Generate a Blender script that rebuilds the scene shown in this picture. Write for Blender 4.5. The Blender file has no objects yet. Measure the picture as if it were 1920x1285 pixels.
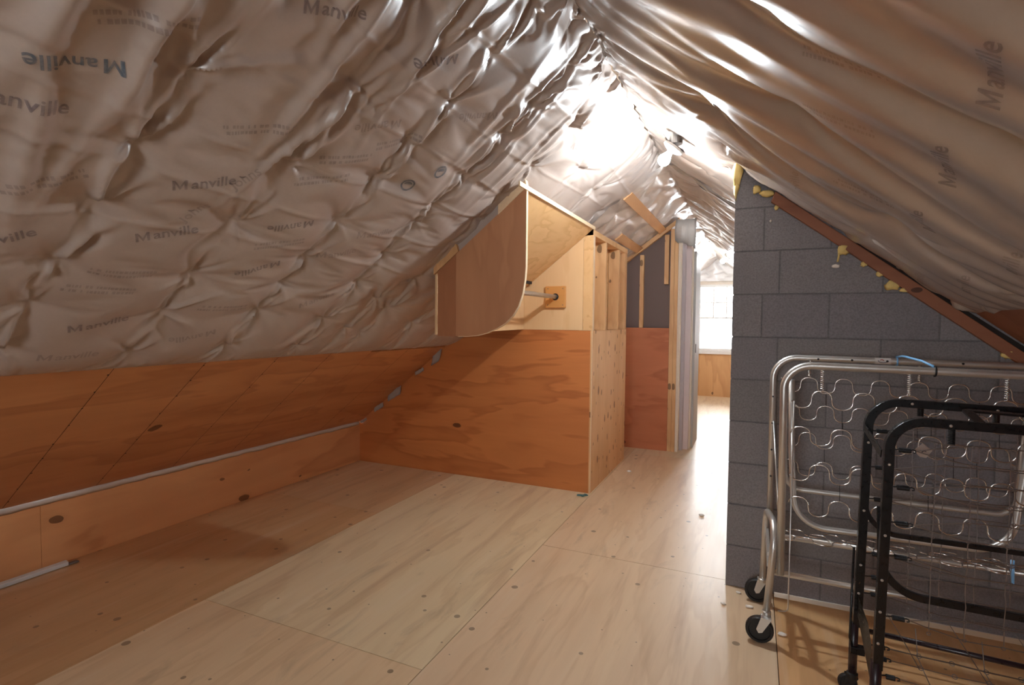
# attic scene: one object per thing, built in room coordinates (metres; X right, Y along the ridge, Z up)
BULB, SKY, EXPO = 760.0, 14.0, 0.80
FH = .0080
import bpy, bmesh, math, random
import numpy as np
from mathutils import Vector, Matrix

random.seed(7)
SC = bpy.context.scene
COL = SC.collection
PI = math.pi

# ------------------------------------------------------------------ helpers
def link(o):
    COL.objects.link(o); return o

def tag(o, label=None, cat=None, group=None, kind=None):
    if label: o['label'] = label
    if cat: o['category'] = cat
    if group: o['group'] = group
    if kind: o['kind'] = kind
    return o

def thing(name, label, cat, loc=(0, 0, 0), group=None):
    o = bpy.data.objects.new(name, None); link(o)
    o.location = loc; o.empty_display_size = .05
    return tag(o, label, cat, group)

def wloc(o):
    v = Vector((0, 0, 0))
    while o is not None:
        v += o.location; o = o.parent
    return v

def obj(name, bm, mat, parent=None, smooth=False, base=None, bevel=0, autosmooth=False):
    """links the bmesh (drawn in room coordinates) as ONE mesh object"""
    off = wloc(parent) if parent is not None else Vector((0, 0, 0))
    if base is None:
        if len(bm.verts):
            xs = [v.co for v in bm.verts]
            base = Vector(((min(c.x for c in xs) + max(c.x for c in xs)) / 2,
                           (min(c.y for c in xs) + max(c.y for c in xs)) / 2,
                           min(c.z for c in xs)))
        else: base = Vector((0, 0, 0))
    base = Vector(base)
    bmesh.ops.recalc_face_normals(bm, faces=bm.faces)
    for v in bm.verts: v.co -= base
    me = bpy.data.meshes.new(name); bm.to_mesh(me); bm.free()
    if smooth:
        for p in me.polygons: p.use_smooth = True
    for m in (mat if isinstance(mat, (list, tuple)) else [mat]): me.materials.append(m)
    o = bpy.data.objects.new(name, me); link(o)
    if parent is not None: o.parent = parent
    o.location = base - off
    if bevel:
        b = o.modifiers.new('bevel', 'BEVEL'); b.width = bevel; b.segments = 2; b.limit_method = 'ANGLE'
    return o

def box(bm, x0, x1, y0, y1, z0, z1, mi=0):
    vs = [bm.verts.new(p) for p in ((x0, y0, z0), (x1, y0, z0), (x1, y1, z0), (x0, y1, z0),
                                    (x0, y0, z1), (x1, y0, z1), (x1, y1, z1), (x0, y1, z1))]
    for f in ((0, 3, 2, 1), (4, 5, 6, 7), (0, 1, 5, 4), (1, 2, 6, 5), (2, 3, 7, 6), (3, 0, 4, 7)):
        fc = bm.faces.new([vs[i] for i in f]); fc.material_index = mi
    return vs

def prism_xz(bm, pts, y0, y1, mi=0):
    """polygon in the X-Z plane, thick along Y"""
    a = [bm.verts.new((p[0], y0, p[1])) for p in pts]
    b = [bm.verts.new((p[0], y1, p[1])) for p in pts]
    n = len(pts)
    fs = [bm.faces.new(a), bm.faces.new(b[::-1])]
    for i in range(n):
        fs.append(bm.faces.new((a[i], b[i], b[(i + 1) % n], a[(i + 1) % n])))
    for f in fs: f.material_index = mi

def prism_yz(bm, pts, x0, x1):
    a = [bm.verts.new((x0, p[0], p[1])) for p in pts]
    b = [bm.verts.new((x1, p[0], p[1])) for p in pts]
    n = len(pts)
    bm.faces.new(a); bm.faces.new(b[::-1])
    for i in range(n): bm.faces.new((a[i], b[i], b[(i + 1) % n], a[(i + 1) % n]))

def sweep(bm, pts, r, seg=10, closed=False, cap=True, prof=None):
    """round tube (or a given profile) along a path"""
    P = [Vector(p) for p in pts]; n = len(P)
    T = []
    for i in range(n):
        a = P[i - 1] if (i > 0 or closed) else P[0]
        b = P[(i + 1) % n] if (i < n - 1 or closed) else P[-1]
        T.append((b - a).normalized())
    up = Vector((0, 0, 1)) if abs(T[0].z) < .9 else Vector((0, 1, 0))
    N = (up - T[0] * up.dot(T[0])).normalized()
    rings = []
    for i in range(n):
        N = (N - T[i] * N.dot(T[i])).normalized()
        B = T[i].cross(N)
        if prof is None:
            ring = [bm.verts.new(P[i] + (N * math.cos(2 * PI * k / seg) + B * math.sin(2 * PI * k / seg)) * r) for k in range(seg)]
        else:
            ring = [bm.verts.new(P[i] + N * q[0] + B * q[1]) for q in prof]
        rings.append(ring)
    m = len(rings[0])
    for i in range(n - 1 + (1 if closed else 0)):
        A = rings[i]; Bq = rings[(i + 1) % n]
        for k in range(m):
            bm.faces.new((A[k], A[(k + 1) % m], Bq[(k + 1) % m], Bq[k]))
    if cap and not closed:
        bm.faces.new(rings[0][::-1]); bm.faces.new(rings[-1])

def lathe(bm, prof, c, axis='Z', seg=24):
    """prof = (radius, height) pairs, turned about an axis through c"""
    c = Vector(c); rings = []
    for r, h in prof:
        ring = []
        for k in range(seg):
            a = 2 * PI * k / seg
            u, v = r * math.cos(a), r * math.sin(a)
            q = {'Z': (u, v, h), 'Y': (u, h, v), 'X': (h, u, v)}[axis]
            ring.append(bm.verts.new(c + Vector(q)))
        rings.append(ring)
    for i in range(len(rings) - 1):
        for k in range(seg):
            bm.faces.new((rings[i][k], rings[i][(k + 1) % seg], rings[i + 1][(k + 1) % seg], rings[i + 1][k]))
    bm.faces.new(rings[0][::-1]); bm.faces.new(rings[-1])

def fillet(pts, r, n=8):
    """rounds the inner corners of a polyline"""
    P = [Vector(p) for p in pts]; out = [P[0]]
    for i in range(1, len(P) - 1):
        a, b, c = P[i - 1], P[i], P[i + 1]
        rr = r[i - 1] if isinstance(r, (list, tuple)) else r
        u = (a - b).normalized(); v = (c - b).normalized()
        ang = u.angle(v)
        d = min(rr / math.tan(ang / 2), (a - b).length * .499, (c - b).length * .499)
        p0 = b + u * d; p1 = b + v * d
        ctr = b + (u + v).normalized() * (d / math.cos(ang / 2))
        for k in range(n + 1):
            t = k / n
            q = (p0 - ctr).lerp(p1 - ctr, t)
            out.append(ctr + q.normalized() * (p0 - ctr).length)
    out.append(P[-1])
    return out

def blob(bm, c, size, seed=0, sub=2, rough=.35):
    rng = random.Random(seed)
    g = bmesh.ops.create_icosphere(bm, subdivisions=sub, radius=1)
    for v in g['verts']:
        k = 1 + rough * (rng.random() - .5) * 2
        v.co = Vector(c) + Vector((v.co.x * size[0], v.co.y * size[1], v.co.z * size[2])) * k

# ------------------------------------------------------------------ materials
class NT:
    def __init__(s, name):
        s.m = bpy.data.materials.new(name); s.m.use_nodes = True
        s.t = s.m.node_tree; s.t.nodes.clear()
        s.out = s.n('ShaderNodeOutputMaterial')
    def n(s, typ, **kw):
        x = s.t.nodes.new(typ)
        for k, v in kw.items():
            if k in x.inputs: x.inputs[k].default_value = v
            else: setattr(x, k, v)
        return x
    def l(s, a, b): s.t.links.new(a, b)
    def noise(s, vec, scale, detail=3, rough=.5, dist=0):
        x = s.n('ShaderNodeTexNoise'); x.inputs['Scale'].default_value = scale
        x.inputs['Detail'].default_value = detail; x.inputs['Roughness'].default_value = rough
        x.inputs['Distortion'].default_value = dist
        s.l(vec, x.inputs['Vector']); return x.outputs['Fac']
    def ramp(s, fac, stops, interp='LINEAR'):
        x = s.n('ShaderNodeValToRGB'); cr = x.color_ramp; cr.interpolation = interp
        while len(cr.elements) < len(stops): cr.elements.new(.5)
        for e, (p, c) in zip(cr.elements, stops):
            e.position = p; e.color = (c, c, c, 1) if isinstance(c, (int, float)) else (*c, 1)
        s.l(fac, x.inputs['Fac']); return x.outputs['Color']
    def mix(s, fac, a, b, mode='MIX'):
        x = s.n('ShaderNodeMix'); x.data_type = 'RGBA'; x.blend_type = mode
        for sock, v in ((x.inputs[0], fac), (x.inputs[6], a), (x.inputs[7], b)):
            if isinstance(v, (int, float)): sock.default_value = v
            elif isinstance(v, tuple): sock.default_value = (*v, 1)
            else: s.l(v, sock)
        return x.outputs[2]
    def math(s, op, a, b=None):
        x = s.n('ShaderNodeMath', operation=op)
        for i, v in enumerate((a, b)):
            if v is None: continue
            if isinstance(v, (int, float)): x.inputs[i].default_value = v
            else: s.l(v, x.inputs[i])
        return x.outputs[0]
    def coords(s, kind='Object'):
        return s.n('ShaderNodeTexCoord').outputs[kind]
    def mapping(s, vec, scale=(1, 1, 1), loc=(0, 0, 0), rot=(0, 0, 0)):
        x = s.n('ShaderNodeMapping'); x.inputs['Scale'].default_value = scale
        x.inputs['Location'].default_value = loc; x.inputs['Rotation'].default_value = rot
        s.l(vec, x.inputs['Vector']); return x.outputs[0]
    def bump(s, h, strength=.2, dist=.01):
        x = s.n('ShaderNodeBump'); x.inputs['Strength'].default_value = strength
        x.inputs['Distance'].default_value = dist; s.l(h, x.inputs['Height']); return x.outputs[0]
    def principled(s, color=None, rough=.5, metal=0, normal=None, **kw):
        b = s.n('ShaderNodeBsdfPrincipled')
        for k, v in (('Base Color', color), ('Roughness', rough), ('Metallic', metal)):
            if v is None: continue
            if isinstance(v, (int, float)): b.inputs[k].default_value = v
            elif isinstance(v, tuple): b.inputs[k].default_value = (*v, 1)
            else: s.l(v, b.inputs[k])
        for k, v in kw.items(): b.inputs[k.replace('_', ' ')].default_value = v
        if normal is not None: s.l(normal, b.inputs['Normal'])
        s.l(b.outputs[0], s.out.inputs['Surface'])
        return b

def srgb(r, g, b):
    f = lambda c: (c / 255 / 12.92) if c / 255 <= .04045 else ((c / 255 + .055) / 1.055) ** 2.4
    return (f(r), f(g), f(b))

def plain(name, col, rough=.5, metal=0, noise=.08, nscale=40, **kw):
    t = NT(name); v = t.coords()
    n = t.noise(v, nscale, 4, .6)
    c = t.mix(n, tuple(max(0, x * (1 - noise)) for x in col), tuple(min(1, x * (1 + noise)) for x in col))
    rr = t.ramp(n, [(.3, max(0, rough - .05)), (.7, min(1, rough + .05))])
    t.principled(c, rr, metal, **kw)
    return t.m

def ply(name, light, dark, along, off=(0, 0, 0), rings=9, wild=.6, knots=.0, rough=.5, knotcol=None, spread=1.0, streak=.35, tint_attr=False, bump=.12, coat=0.0, knotscale=3.2, flat=None, fig=.72, core=.035):
    """rotary-cut plywood: ring figure stretched along one axis, fine fibres, dark knots"""
    t = NT(name); v = t.coords()
    ax = 'XYZ'.index(along)
    sc = [1.0, 1.0, 1.0]; sc[ax] = .22 + .55 * wild * .5
    vm = t.mapping(v, tuple(x * 1.35 * spread for x in sc), off)
    warp = t.noise(vm, 1.6, 4, .55, .3)
    r = t.math('FRACT', t.math('MULTIPLY', warp, rings))
    r = t.ramp(r, [(0, 0), (.55, .25), (.88, 1.0), (1, 0)])
    fs = [70.0] * 3; fs[ax] = 3.0
    fib = t.noise(t.mapping(v, tuple(fs), off), 1.0, 3, .6)
    bs = [5.0] * 3; bs[ax] = .55
    st = t.noise(t.mapping(v, tuple(bs), off), 1.0, 3, .55)
    blot = t.noise(v, 1.7, 2, .5)
    mid = tuple(a * .55 + b * .45 for a, b in zip(light, dark))
    c = t.mix(t.ramp(st, [(.35, 0), (.7, streak * 2)]), light, mid)
    c = t.mix(t.math('MULTIPLY', r, fig), c, dark)
    c = t.mix(t.ramp(fib, [(.35, .0), (.75, .35)]), c, mid)
    c = t.mix(t.ramp(blot, [(.3, 0), (.75, .3)]), c, tuple(x * .86 for x in light))
    if knots > 0:
        ks = [1.0] * 3; ks[ax] = .55
        vo = t.n('ShaderNodeTexVoronoi'); vo.inputs['Scale'].default_value = knotscale
        wv = t.mapping(v, tuple(ks), tuple(x + 3.3 for x in off))
        dis = t.n('ShaderNodeVectorMath', operation='ADD')
        nz = t.n('ShaderNodeTexNoise'); nz.inputs['Scale'].default_value = 9
        t.l(v, nz.inputs['Vector'])
        sub = t.n('ShaderNodeVectorMath', operation='SCALE'); sub.inputs['Scale'].default_value = .035
        t.l(nz.outputs['Color'], sub.inputs[0]); t.l(wv, dis.inputs[0]); t.l(sub.outputs[0], dis.inputs[1])
        kv = dis.outputs[0]
        if flat:
            vo.voronoi_dimensions = '2D'
            sp = t.n('ShaderNodeSeparateXYZ'); cb = t.n('ShaderNodeCombineXYZ'); t.l(kv, sp.inputs[0])
            a_, b_ = {'X': (1, 2), 'Y': (0, 2), 'Z': (0, 1), 'S': (0, 1)}[flat]
            t.l(sp.outputs[a_], cb.inputs[0]); t.l(sp.outputs[b_], cb.inputs[1]); kv = cb.outputs[0]
        t.l(kv, vo.inputs['Vector'])
        rnd = t.n('ShaderNodeSeparateColor'); t.l(vo.outputs['Color'], rnd.inputs[0])
        size = t.math('MULTIPLY', t.math('POWER', rnd.outputs[0], 3.0), .13)
        core = t.math('LESS_THAN', t.math('MULTIPLY', vo.outputs['Distance'], 1.0), t.math('ADD', size, core))
        halo = t.ramp(t.math('DIVIDE', vo.outputs['Distance'], t.math('ADD', t.math('MULTIPLY', size, 2.4), .03)), [(.2, 1), (1, 0)])
        keep = t.math('GREATER_THAN', rnd.outputs[1], 1 - knots)
        kc = knotcol or tuple(x * .32 for x in dark)
        c = t.mix(t.math('MULTIPLY', t.math('MULTIPLY', halo, keep), .45), c, dark)
        c = t.mix(t.math('MULTIPLY', t.math('MULTIPLY', core, keep), .85), c, kc)
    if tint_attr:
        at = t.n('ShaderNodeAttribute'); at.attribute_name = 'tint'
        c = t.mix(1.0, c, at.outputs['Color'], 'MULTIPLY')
        # scattered small scuffs and nail heads
        vo = t.n('ShaderNodeTexVoronoi'); vo.inputs['Scale'].default_value = 5.5; vo.voronoi_dimensions = '2D'
        t.l(v, vo.inputs['Vector'])
        rnd = t.n('ShaderNodeSeparateColor'); t.l(vo.outputs['Color'], rnd.inputs[0])
        dot = t.math('LESS_THAN', vo.outputs['Distance'], t.math('ADD', t.math('MULTIPLY', t.math('POWER', rnd.outputs[2], 3.0), .07), .018))
        dot = t.math('MULTIPLY', dot, t.math('GREATER_THAN', rnd.outputs[1], .35))
        c = t.mix(t.math('MULTIPLY', dot, .62), c, (.11, .07, .045))
        ss = t.noise(t.mapping(v, (7, 2.2, 1)), 1.0, 5, .65, .6)
        c = t.mix(t.ramp(ss, [(.58, 0), (.76, .5)]), c, tuple(x * .6 for x in dark))
        st2 = t.noise(t.mapping(v, (9, .7, 1)), 1.0, 4, .6, .3)
        c = t.mix(t.ramp(st2, [(.54, 0), (.72, .45)]), c, (.40, .22, .12))
        c = t.mix(t.ramp(st2, [(.25, .35), (.42, 0)]), c, (.80, .68, .52))
    h = t.math('ADD', t.math('MULTIPLY', r, .6), t.math('MULTIPLY', fib, .5))
    if knots > .9: h = t.math('SUBTRACT', h, t.math('MULTIPLY', halo, 2.5))
    nrm = t.bump(h, bump, .004)
    rr = t.ramp(st, [(.3, max(0, rough - .06)), (.7, min(1, rough + .08))])
    t.principled(c, rr, 0, nrm, Coat_Weight=coat, Coat_Roughness=.3)
    return t.m
# ------------------------------------------------------------------ draped plastic film (small cloth solver)
def film_sim(u0, u1, s0, s1, h, pins, slack_u, slack_s, press, levels=3, iters=(160, 90, 60), seed=1,
             edge_pins=(), jitter=.004, floor_d=0.0, bend=.12, droop=0.0):
    """an inextensible sheet stapled at `pins` (u, s); the insulation behind pushes it into the room (+d)"""
    rng = np.random.RandomState(seed)
    k = 2 ** (levels - 1)
    nu = int(round((u1 - u0) / h / k)) * k + 1
    ns = int(round((s1 - s0) / h / k)) * k + 1
    P = None
    for lv in range(levels):
        st = 2 ** (levels - 1 - lv)
        mu, ms = (nu - 1) // st + 1, (ns - 1) // st + 1
        U = np.linspace(u0, u1, mu); S = np.linspace(s0, s1, ms)
        hu, hs = U[1] - U[0], S[1] - S[0]
        flat = np.zeros((mu, ms, 3), np.float32)
        flat[..., 0] = U[:, None]; flat[..., 1] = S[None, :]
        if P is None:
            P = flat.copy()
            P[..., 2] = .01
        else:
            Q = np.zeros((mu, ms, 3), np.float32)
            Q[::2, ::2] = P; Q[1::2, ::2] = .5 * (P[:-1] + P[1:])
            Q[:, 1::2] = .5 * (Q[:, :-1:2] + Q[:, 2::2])
            P = Q
        P[..., 2] += rng.rand(mu, ms).astype(np.float32) * jitter / (lv + 1)
        W = np.ones((mu, ms), np.float32)
        for (pu, ps) in pins:
            i = int(round((pu - u0) / hu)); j = int(round((ps - s0) / hs))
            if 0 <= i < mu and 0 <= j < ms:
                W[i, j] = 0; P[i, j] = (U[i], S[j], 0.002)
        for e in edge_pins:
            sl = {'s0': (slice(None), 0), 's1': (slice(None), -1), 'u0': (0, slice(None)), 'u1': (-1, slice(None))}[e]
            W[sl] = 0; P[sl] = flat[sl]; 
        su = slack_u(flat[..., 0], flat[..., 1]) if callable(slack_u) else np.full((mu, ms), slack_u)
        sv = slack_s(flat[..., 0], flat[..., 1]) if callable(slack_s) else np.full((mu, ms), slack_s)
        Lu = (hu * (1 + su)).astype(np.float32); Lv = (hs * (1 + sv)).astype(np.float32)
        Ld = np.sqrt(Lu ** 2 + Lv ** 2)
        cons = []
        def add(a, b, L, stiff, only=False):
            cons.append((a, b, L, stiff, only))
        for c in (0, 1):
            i = np.arange(c, mu - 1, 2); n_ = len(i)
            if n_: add((slice(c, c + 2 * n_, 2), slice(None)), (slice(c + 1, c + 1 + 2 * n_, 2), slice(None)), Lu, 1.0)
            j = np.arange(c, ms - 1, 2); m_ = len(j)
            if m_: add((slice(None), slice(c, c + 2 * m_, 2)), (slice(None), slice(c + 1, c + 1 + 2 * m_, 2)), Lv, 1.0)
            if n_:
                add((slice(c, c + 2 * n_, 2), slice(0, ms - 1)), (slice(c + 1, c + 1 + 2 * n_, 2), slice(1, ms)), Ld, .35)
                add((slice(c, c + 2 * n_, 2), slice(1, ms)), (slice(c + 1, c + 1 + 2 * n_, 2), slice(0, ms - 1)), Ld, .35)
        for c in range(4):
            n_ = len(np.arange(c, mu - 2, 4)); m_ = len(np.arange(c, ms - 2, 4))
            if n_: add((slice(c, c + 4 * n_ - 3, 4), slice(None)), (slice(c + 2, c + 4 * n_ - 1, 4), slice(None)), 2 * Lu, bend)
            if m_: add((slice(None), slice(c, c + 4 * m_ - 3, 4)), (slice(None), slice(c + 2, c + 4 * m_ - 1, 4)), 2 * Lv, bend)
        old = P.copy()
        pr = press(flat[..., 0], flat[..., 1]).astype(np.float32) if callable(press) else np.full((mu, ms), press, np.float32)
        pr = pr * (st ** 1.0)
        for it in range(iters[lv]):
            V = (P - old) * .86; old = P.copy()
            V[..., 2] += pr * 2e-4; V[..., 1] -= droop * 2e-4
            P += V * W[..., None]
            for rep in range(2):
                for a, b, L, stf, _ in cons:
                    d = P[b] - P[a]
                    ln = np.sqrt((d * d).sum(-1)) + 1e-9
                    wa, wb = W[a], W[b]; ws = wa + wb; ws = np.where(ws == 0, 1, ws)
                    corr = d * ((ln - L[a]) / ln / ws * stf)[..., None]
                    P[a] += corr * wa[..., None]; P[b] -= corr * wb[..., None]
            np.maximum(P[..., 2], floor_d, out=P[..., 2])
    return dict(P=P, u0=u0, s0=s0, hu=(u1 - u0) / (nu - 1), hs=(s1 - s0) / (ns - 1), nu=nu, ns=ns)

def add_stars(F, pins, seed=4, amp=.011, up=lambda u, s: .5, n=(7, 11), smin=-9, smax=9):
    """gathers radiating from every staple: narrow ridges, mostly up and down the slope"""
    rng = np.random.RandomState(seed)
    P = F['P']; u = P[..., 0]; s = P[..., 1]
    add = np.zeros(u.shape)
    for (pu, ps) in pins:
        if not (smin < ps < smax): continue
        i0 = int((pu - .34 - F['u0']) / F['hu']); i1 = int((pu + .34 - F['u0']) / F['hu'])
        j0 = int((ps - .34 - F['s0']) / F['hs']); j1 = int((ps + .46 - F['s0']) / F['hs'])
        i0, j0 = max(i0, 0), max(j0, 0)
        if i1 <= i0 or j1 <= j0: continue
        sl = (slice(i0, i1), slice(j0, j1))
        du = u[sl] - pu; ds = s[sl] - ps
        r = np.hypot(du, ds) + 1e-6; th = np.arctan2(ds, du)
        for k in range(rng.randint(*n)):
            q = rng.rand()
            if q < .45: t0 = PI / 2 + rng.normal() * .42; L = (.05 + .10 * rng.rand()) * (1 + up(pu, ps))
            elif q < .80: t0 = -PI / 2 + rng.normal() * .5; L = .04 + .06 * rng.rand()
            else: t0 = rng.rand() * 2 * PI; L = .03 + .04 * rng.rand()
            w = .07 + .10 * rng.rand()
            a = amp * (.5 + rng.rand()) * (1 if rng.rand() < .8 else -.7)
            bend = rng.normal() * .9
            dth = (th - t0 - bend * r + PI) % (2 * PI) - PI
            wr = np.maximum(w, .0075 / r)
            add[sl] += a * np.exp(-(dth / wr) ** 2) * np.minimum(1, (r / .045) ** 1.0) * np.exp(-(r / L) ** 2)
    P[..., 2] = np.maximum(P[..., 2] + add, .0005)

def film_at(F, u, s):
    """point of the film at the material position (u, s)"""
    a = min(max((u - F['u0']) / F['hu'], 0), F['nu'] - 1.001); b = min(max((s - F['s0']) / F['hs'], 0), F['ns'] - 1.001)
    i, j = int(a), int(b); fa, fb = a - i, b - j
    P = F['P']
    return (P[i, j] * (1 - fa) * (1 - fb) + P[i + 1, j] * fa * (1 - fb) + P[i, j + 1] * (1 - fa) * fb + P[i + 1, j + 1] * fa * fb)

def film_obj(name, F, tomap, mat, parent=None, flip=False):
    P = F['P'].reshape(-1, 3)
    W = tomap(P)
    nu, ns = F['nu'], F['ns']
    idx = np.arange(nu * ns).reshape(nu, ns)
    q = np.stack([idx[:-1, :-1], idx[1:, :-1], idx[1:, 1:], idx[:-1, 1:]], -1).reshape(-1, 4)
    if 'mask' in F:
        c = P[q].mean(1); q = q[~F['mask'](c[:, 0], c[:, 1])]
        keep, inv = np.unique(q, return_inverse=True); W = W[keep]; q = inv.reshape(-1, 4)
    if flip: q = q[:, ::-1]
    me = bpy.data.meshes.new(name)
    me.vertices.add(len(W)); me.vertices.foreach_set('co', W.astype(np.float32).ravel())
    me.loops.add(q.size); me.loops.foreach_set('vertex_index', q.ravel().astype(np.int32))
    me.polygons.add(len(q)); me.polygons.foreach_set('loop_start', (np.arange(len(q)) * 4).astype(np.int32))
    me.polygons.foreach_set('loop_total', np.full(len(q), 4, np.int32))
    me.polygons.foreach_set('use_smooth', np.ones(len(q), bool))
    me.update(); me.validate()
    me.materials.append(mat)
    o = bpy.data.objects.new(name, me); link(o)
    if parent: o.parent = parent
    return o

RX, RZ = -.60, 2.457                      # the ridge line
K = math.sqrt(1 + .79 ** 2); CA, SA = 1 / K, .79 / K
def map_left(P):                          # s runs up the left slope from the eave, d into the room
    u, s, d = P[..., 0], P[..., 1], P[..., 2]
    return np.stack([-3.263 + s * CA + d * SA, u, .355 + s * SA - d * CA], -1)
def map_right(P):                         # s runs down the right slope from the ridge
    u, s, d = P[..., 0], P[..., 1], P[..., 2]
    return np.stack([RX + s * CA - d * SA, u, RZ - s * SA - d * CA], -1)
def map_ridge(P):                         # s > 0 left of the ridge, s < 0 right of it
    u, s, d = P[..., 0], P[..., 1], P[..., 2]
    sg = np.clip(s / .08, -1, 1)
    a = np.sqrt(s * s + .0016)
    return np.stack([RX - s * CA + d * SA * sg, u, RZ - a * SA - d * (CA + (1 - CA) * (1 - np.abs(sg)))], -1)
PI = math.pi
# (along the ridge, up the slope, angle, mirrored, kind)
LEFT_TEXT = [(.672, 2.433, .41 + PI, 0, 'Mb'), (1.093, 2.213, .47, 0, 'M'), (1.097, 1.986, .47, 0, 'M'), (1.094, 1.528, .35, 0, 'M'), (1.076, 1.346, .15, 0, 'Mf'),
    (1.476, 1.442, .47 + PI, 0, 'Mf'), (1.491, 2.116, .46 + PI, 0, 'M'), (1.503, 1.875, .55 + PI, 0, 'M'), (1.943, 1.713, .6, 0, 'Mf'), (1.913, 2.175, .45, 0, 'Mf'),
    (1.096, 2.844, .49, 0, 'M'), (.70, 1.881, .5, 0, 'M'), (.62, 2.302, .2, 0, 'M'), (1.879, 2.844, .6 + PI, 0, 'Mf'), (1.488, 2.907, .6 + PI, 0, 'M'), (1.49, 2.62, .6 + PI, 0, 'Mf'),
    (1.823, 2.018, .55, 0, 'Mf'), (2.728, 3.042, .6, 0, 'Mf'), (.70, 1.62, .4, 0, 'Mf'),
    (1.19, 2.27, 1.15, 0, 'J'), (1.13, 2.09, 1.15, 0, 'J'),
    (.743, 2.593, .5, 0, 'd'), (1.05, 1.786, .1, 0, 'd'), (1.02, 1.70, .1, 0, 'd'), (1.499, 1.633, .1, 0, 'd'), (.718, 2.086, .6, 0, 'd'), (1.459, 2.349, .5, 0, 'd'),
    (1.471, 2.457, .5, 0, 'd'), (1.128, 2.448, .5, 0, 'd'), (1.624, 2.599, .6, 0, 'd'), (1.5, 2.02, .4, 0, 'd'),
    (1.859, 2.451, .5, 0, 'o'), (1.947, 2.57, .5, 0, 'o')]
RIGHT_TEXT = [(1.06, 1.21, -2.78, 0, 'M'), (1.47, 1.27, -2.70, 0, 'M'), (1.89, 1.35, -2.70, 0, 'M'), (1.84, 1.58, -2.75, 0, 'Mf'), (2.30, 1.62, -2.70, 0, 'Mf'), (2.64, 1.55, -2.85, 0, 'Mf'),
    (1.99, 1.17, 1.9, 0, 'd'), (2.487, .74, -2.6, 0, 'Mf'), (1.30, .98, 1.9, 0, 'd'), (1.55, 1.02, 1.9, 0, 'd'), (2.32, .98, -2.7, 0, 'Mf')]
# ------------------------------------------------------------------ material library
M = {}
M['floor'] = ply('floor_plywood', (.80, .645, .475), (.58, .40, .25), 'Y', rings=6, wild=-.2, knots=0, rough=.36, fig=.45, streak=.32, tint_attr=True, bump=.05, flat='Z', knotscale=2.6, spread=1.5)
M['redply'] = ply('red_orange_plywood', (.62, .22, .06), (.34, .09, .02), 'X', rings=8, wild=-.15, knots=.10, rough=.5, streak=.4, flat='Y')
M['kneeply'] = ply('orange_plywood_eave', (.60, .26, .10), (.36, .125, .042), 'Y', rings=7, wild=.1, knots=.2, rough=.5, streak=.6, flat='S')
M['kneeboard'] = ply('knotty_orange_board', (.78, .39, .165), (.48, .19, .065), 'Y', rings=4, wild=.15, knots=.5, rough=.48, streak=.45, knotscale=5.0, flat='X')
M['sideply'] = ply('knotty_pale_plywood', (.78, .47, .235), (.54, .27, .10), 'Z', rings=5, wild=.6, knots=.95, rough=.45, streak=.4, knotcol=(.22, .085, .03), knotscale=9.5, core=.05, fig=.4, flat='X')
M['farply'] = ply('rosy_plywood', (.58, .19, .075), (.36, .095, .03), 'X', rings=6, wild=.35, knots=.35, rough=.55, streak=.4, flat='Y')
M['blond'] = ply('blond_plywood', (.80, .54, .29), (.66, .38, .17), 'Z', fig=.4, rings=5, wild=.1, knots=.05, rough=.5, streak=.25, flat='Y')
M['figured'] = ply('figured_blond_plywood', (.76, .47, .22), (.56, .29, .10), 'Y', rings=11, wild=1.2, knots=0, rough=.5, streak=.2)
M['panel'] = ply('closet_front_plywood', (.56, .27, .13), (.38, .15, .065), 'Z', fig=.5, rings=6, wild=.12, knots=.07, rough=.5, streak=.35, knotscale=1.8, flat='Y')
M['panelstrip'] = ply('closet_front_plywood_redder', (.45, .19, .08), (.33, .12, .05), 'Z', rings=4, wild=.12, knots=.1, rough=.5, flat='Y')
M['plyedge'] = plain('plywood_edge', (.80, .60, .38), .55, noise=.15, nscale=60)
M['stud'] = ply('framing_lumber', (.76, .46, .22), (.52, .26, .10), 'Z', rings=4, wild=.1, knots=.5, rough=.55, streak=.4, knotscale=6)
M['studpale'] = ply('pale_framing_lumber', (.78, .56, .36), (.58, .36, .2), 'Z', rings=4, wild=.1, knots=.15, rough=.55, streak=.3, knotscale=6)
M['lumber_y'] = ply('strapping_lumber', (.66, .36, .16), (.46, .21, .08), 'Y', rings=4, wild=.1, knots=.3, rough=.55, streak=.4, knotscale=5)
M['lumber_x'] = ply('rafter_lumber', (.33, .125, .06), (.2, .065, .03), 'X', rings=4, wild=.1, knots=.3, rough=.6, streak=.4, knotscale=5, flat='Y')
M['platewood'] = ply('socket_plywood', (.72, .34, .10), (.55, .23, .06), 'X', rings=3, wild=.2, knots=.1, rough=.45, flat='Y')
M['wainscot'] = ply('far_wall_plywood', (.72, .42, .19), (.5, .25, .09), 'Z', rings=4, wild=.2, knots=.3, rough=.5, flat='Y')
M['hardboard'] = plain('grey_brown_hardboard', (.165, .115, .10), .7, noise=.06, nscale=90)
M['galv'] = plain('galvanised_pipe', (.50, .50, .49), .42, 1.0, noise=.2, nscale=60)
M['silver'] = plain('silver_tube', (.66, .64, .61), .36, .8, noise=.04, nscale=20)
M['wire'] = plain('bright_spring_wire', (.80, .80, .78), .22, 1.0, noise=.05)
M['black'] = plain('black_enamel', (.004, .004, .005), .30, 0, noise=.2, nscale=70)
M['blackwire'] = plain('dark_spring_wire', (.34, .33, .34), .36, 1.0, noise=.1)
M['coil'] = plain('black_coil_spring', (.012, .012, .014), .4, .3)
M['rubber'] = plain('black_rubber', (.012, .010, .010), .55, 0, noise=.2)
M['purpleleg'] = plain('dark_plum_leg_tube', (.022, .012, .016), .3, 0)
M['white'] = plain('white_paint', (.80, .78, .74), .5)
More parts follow.
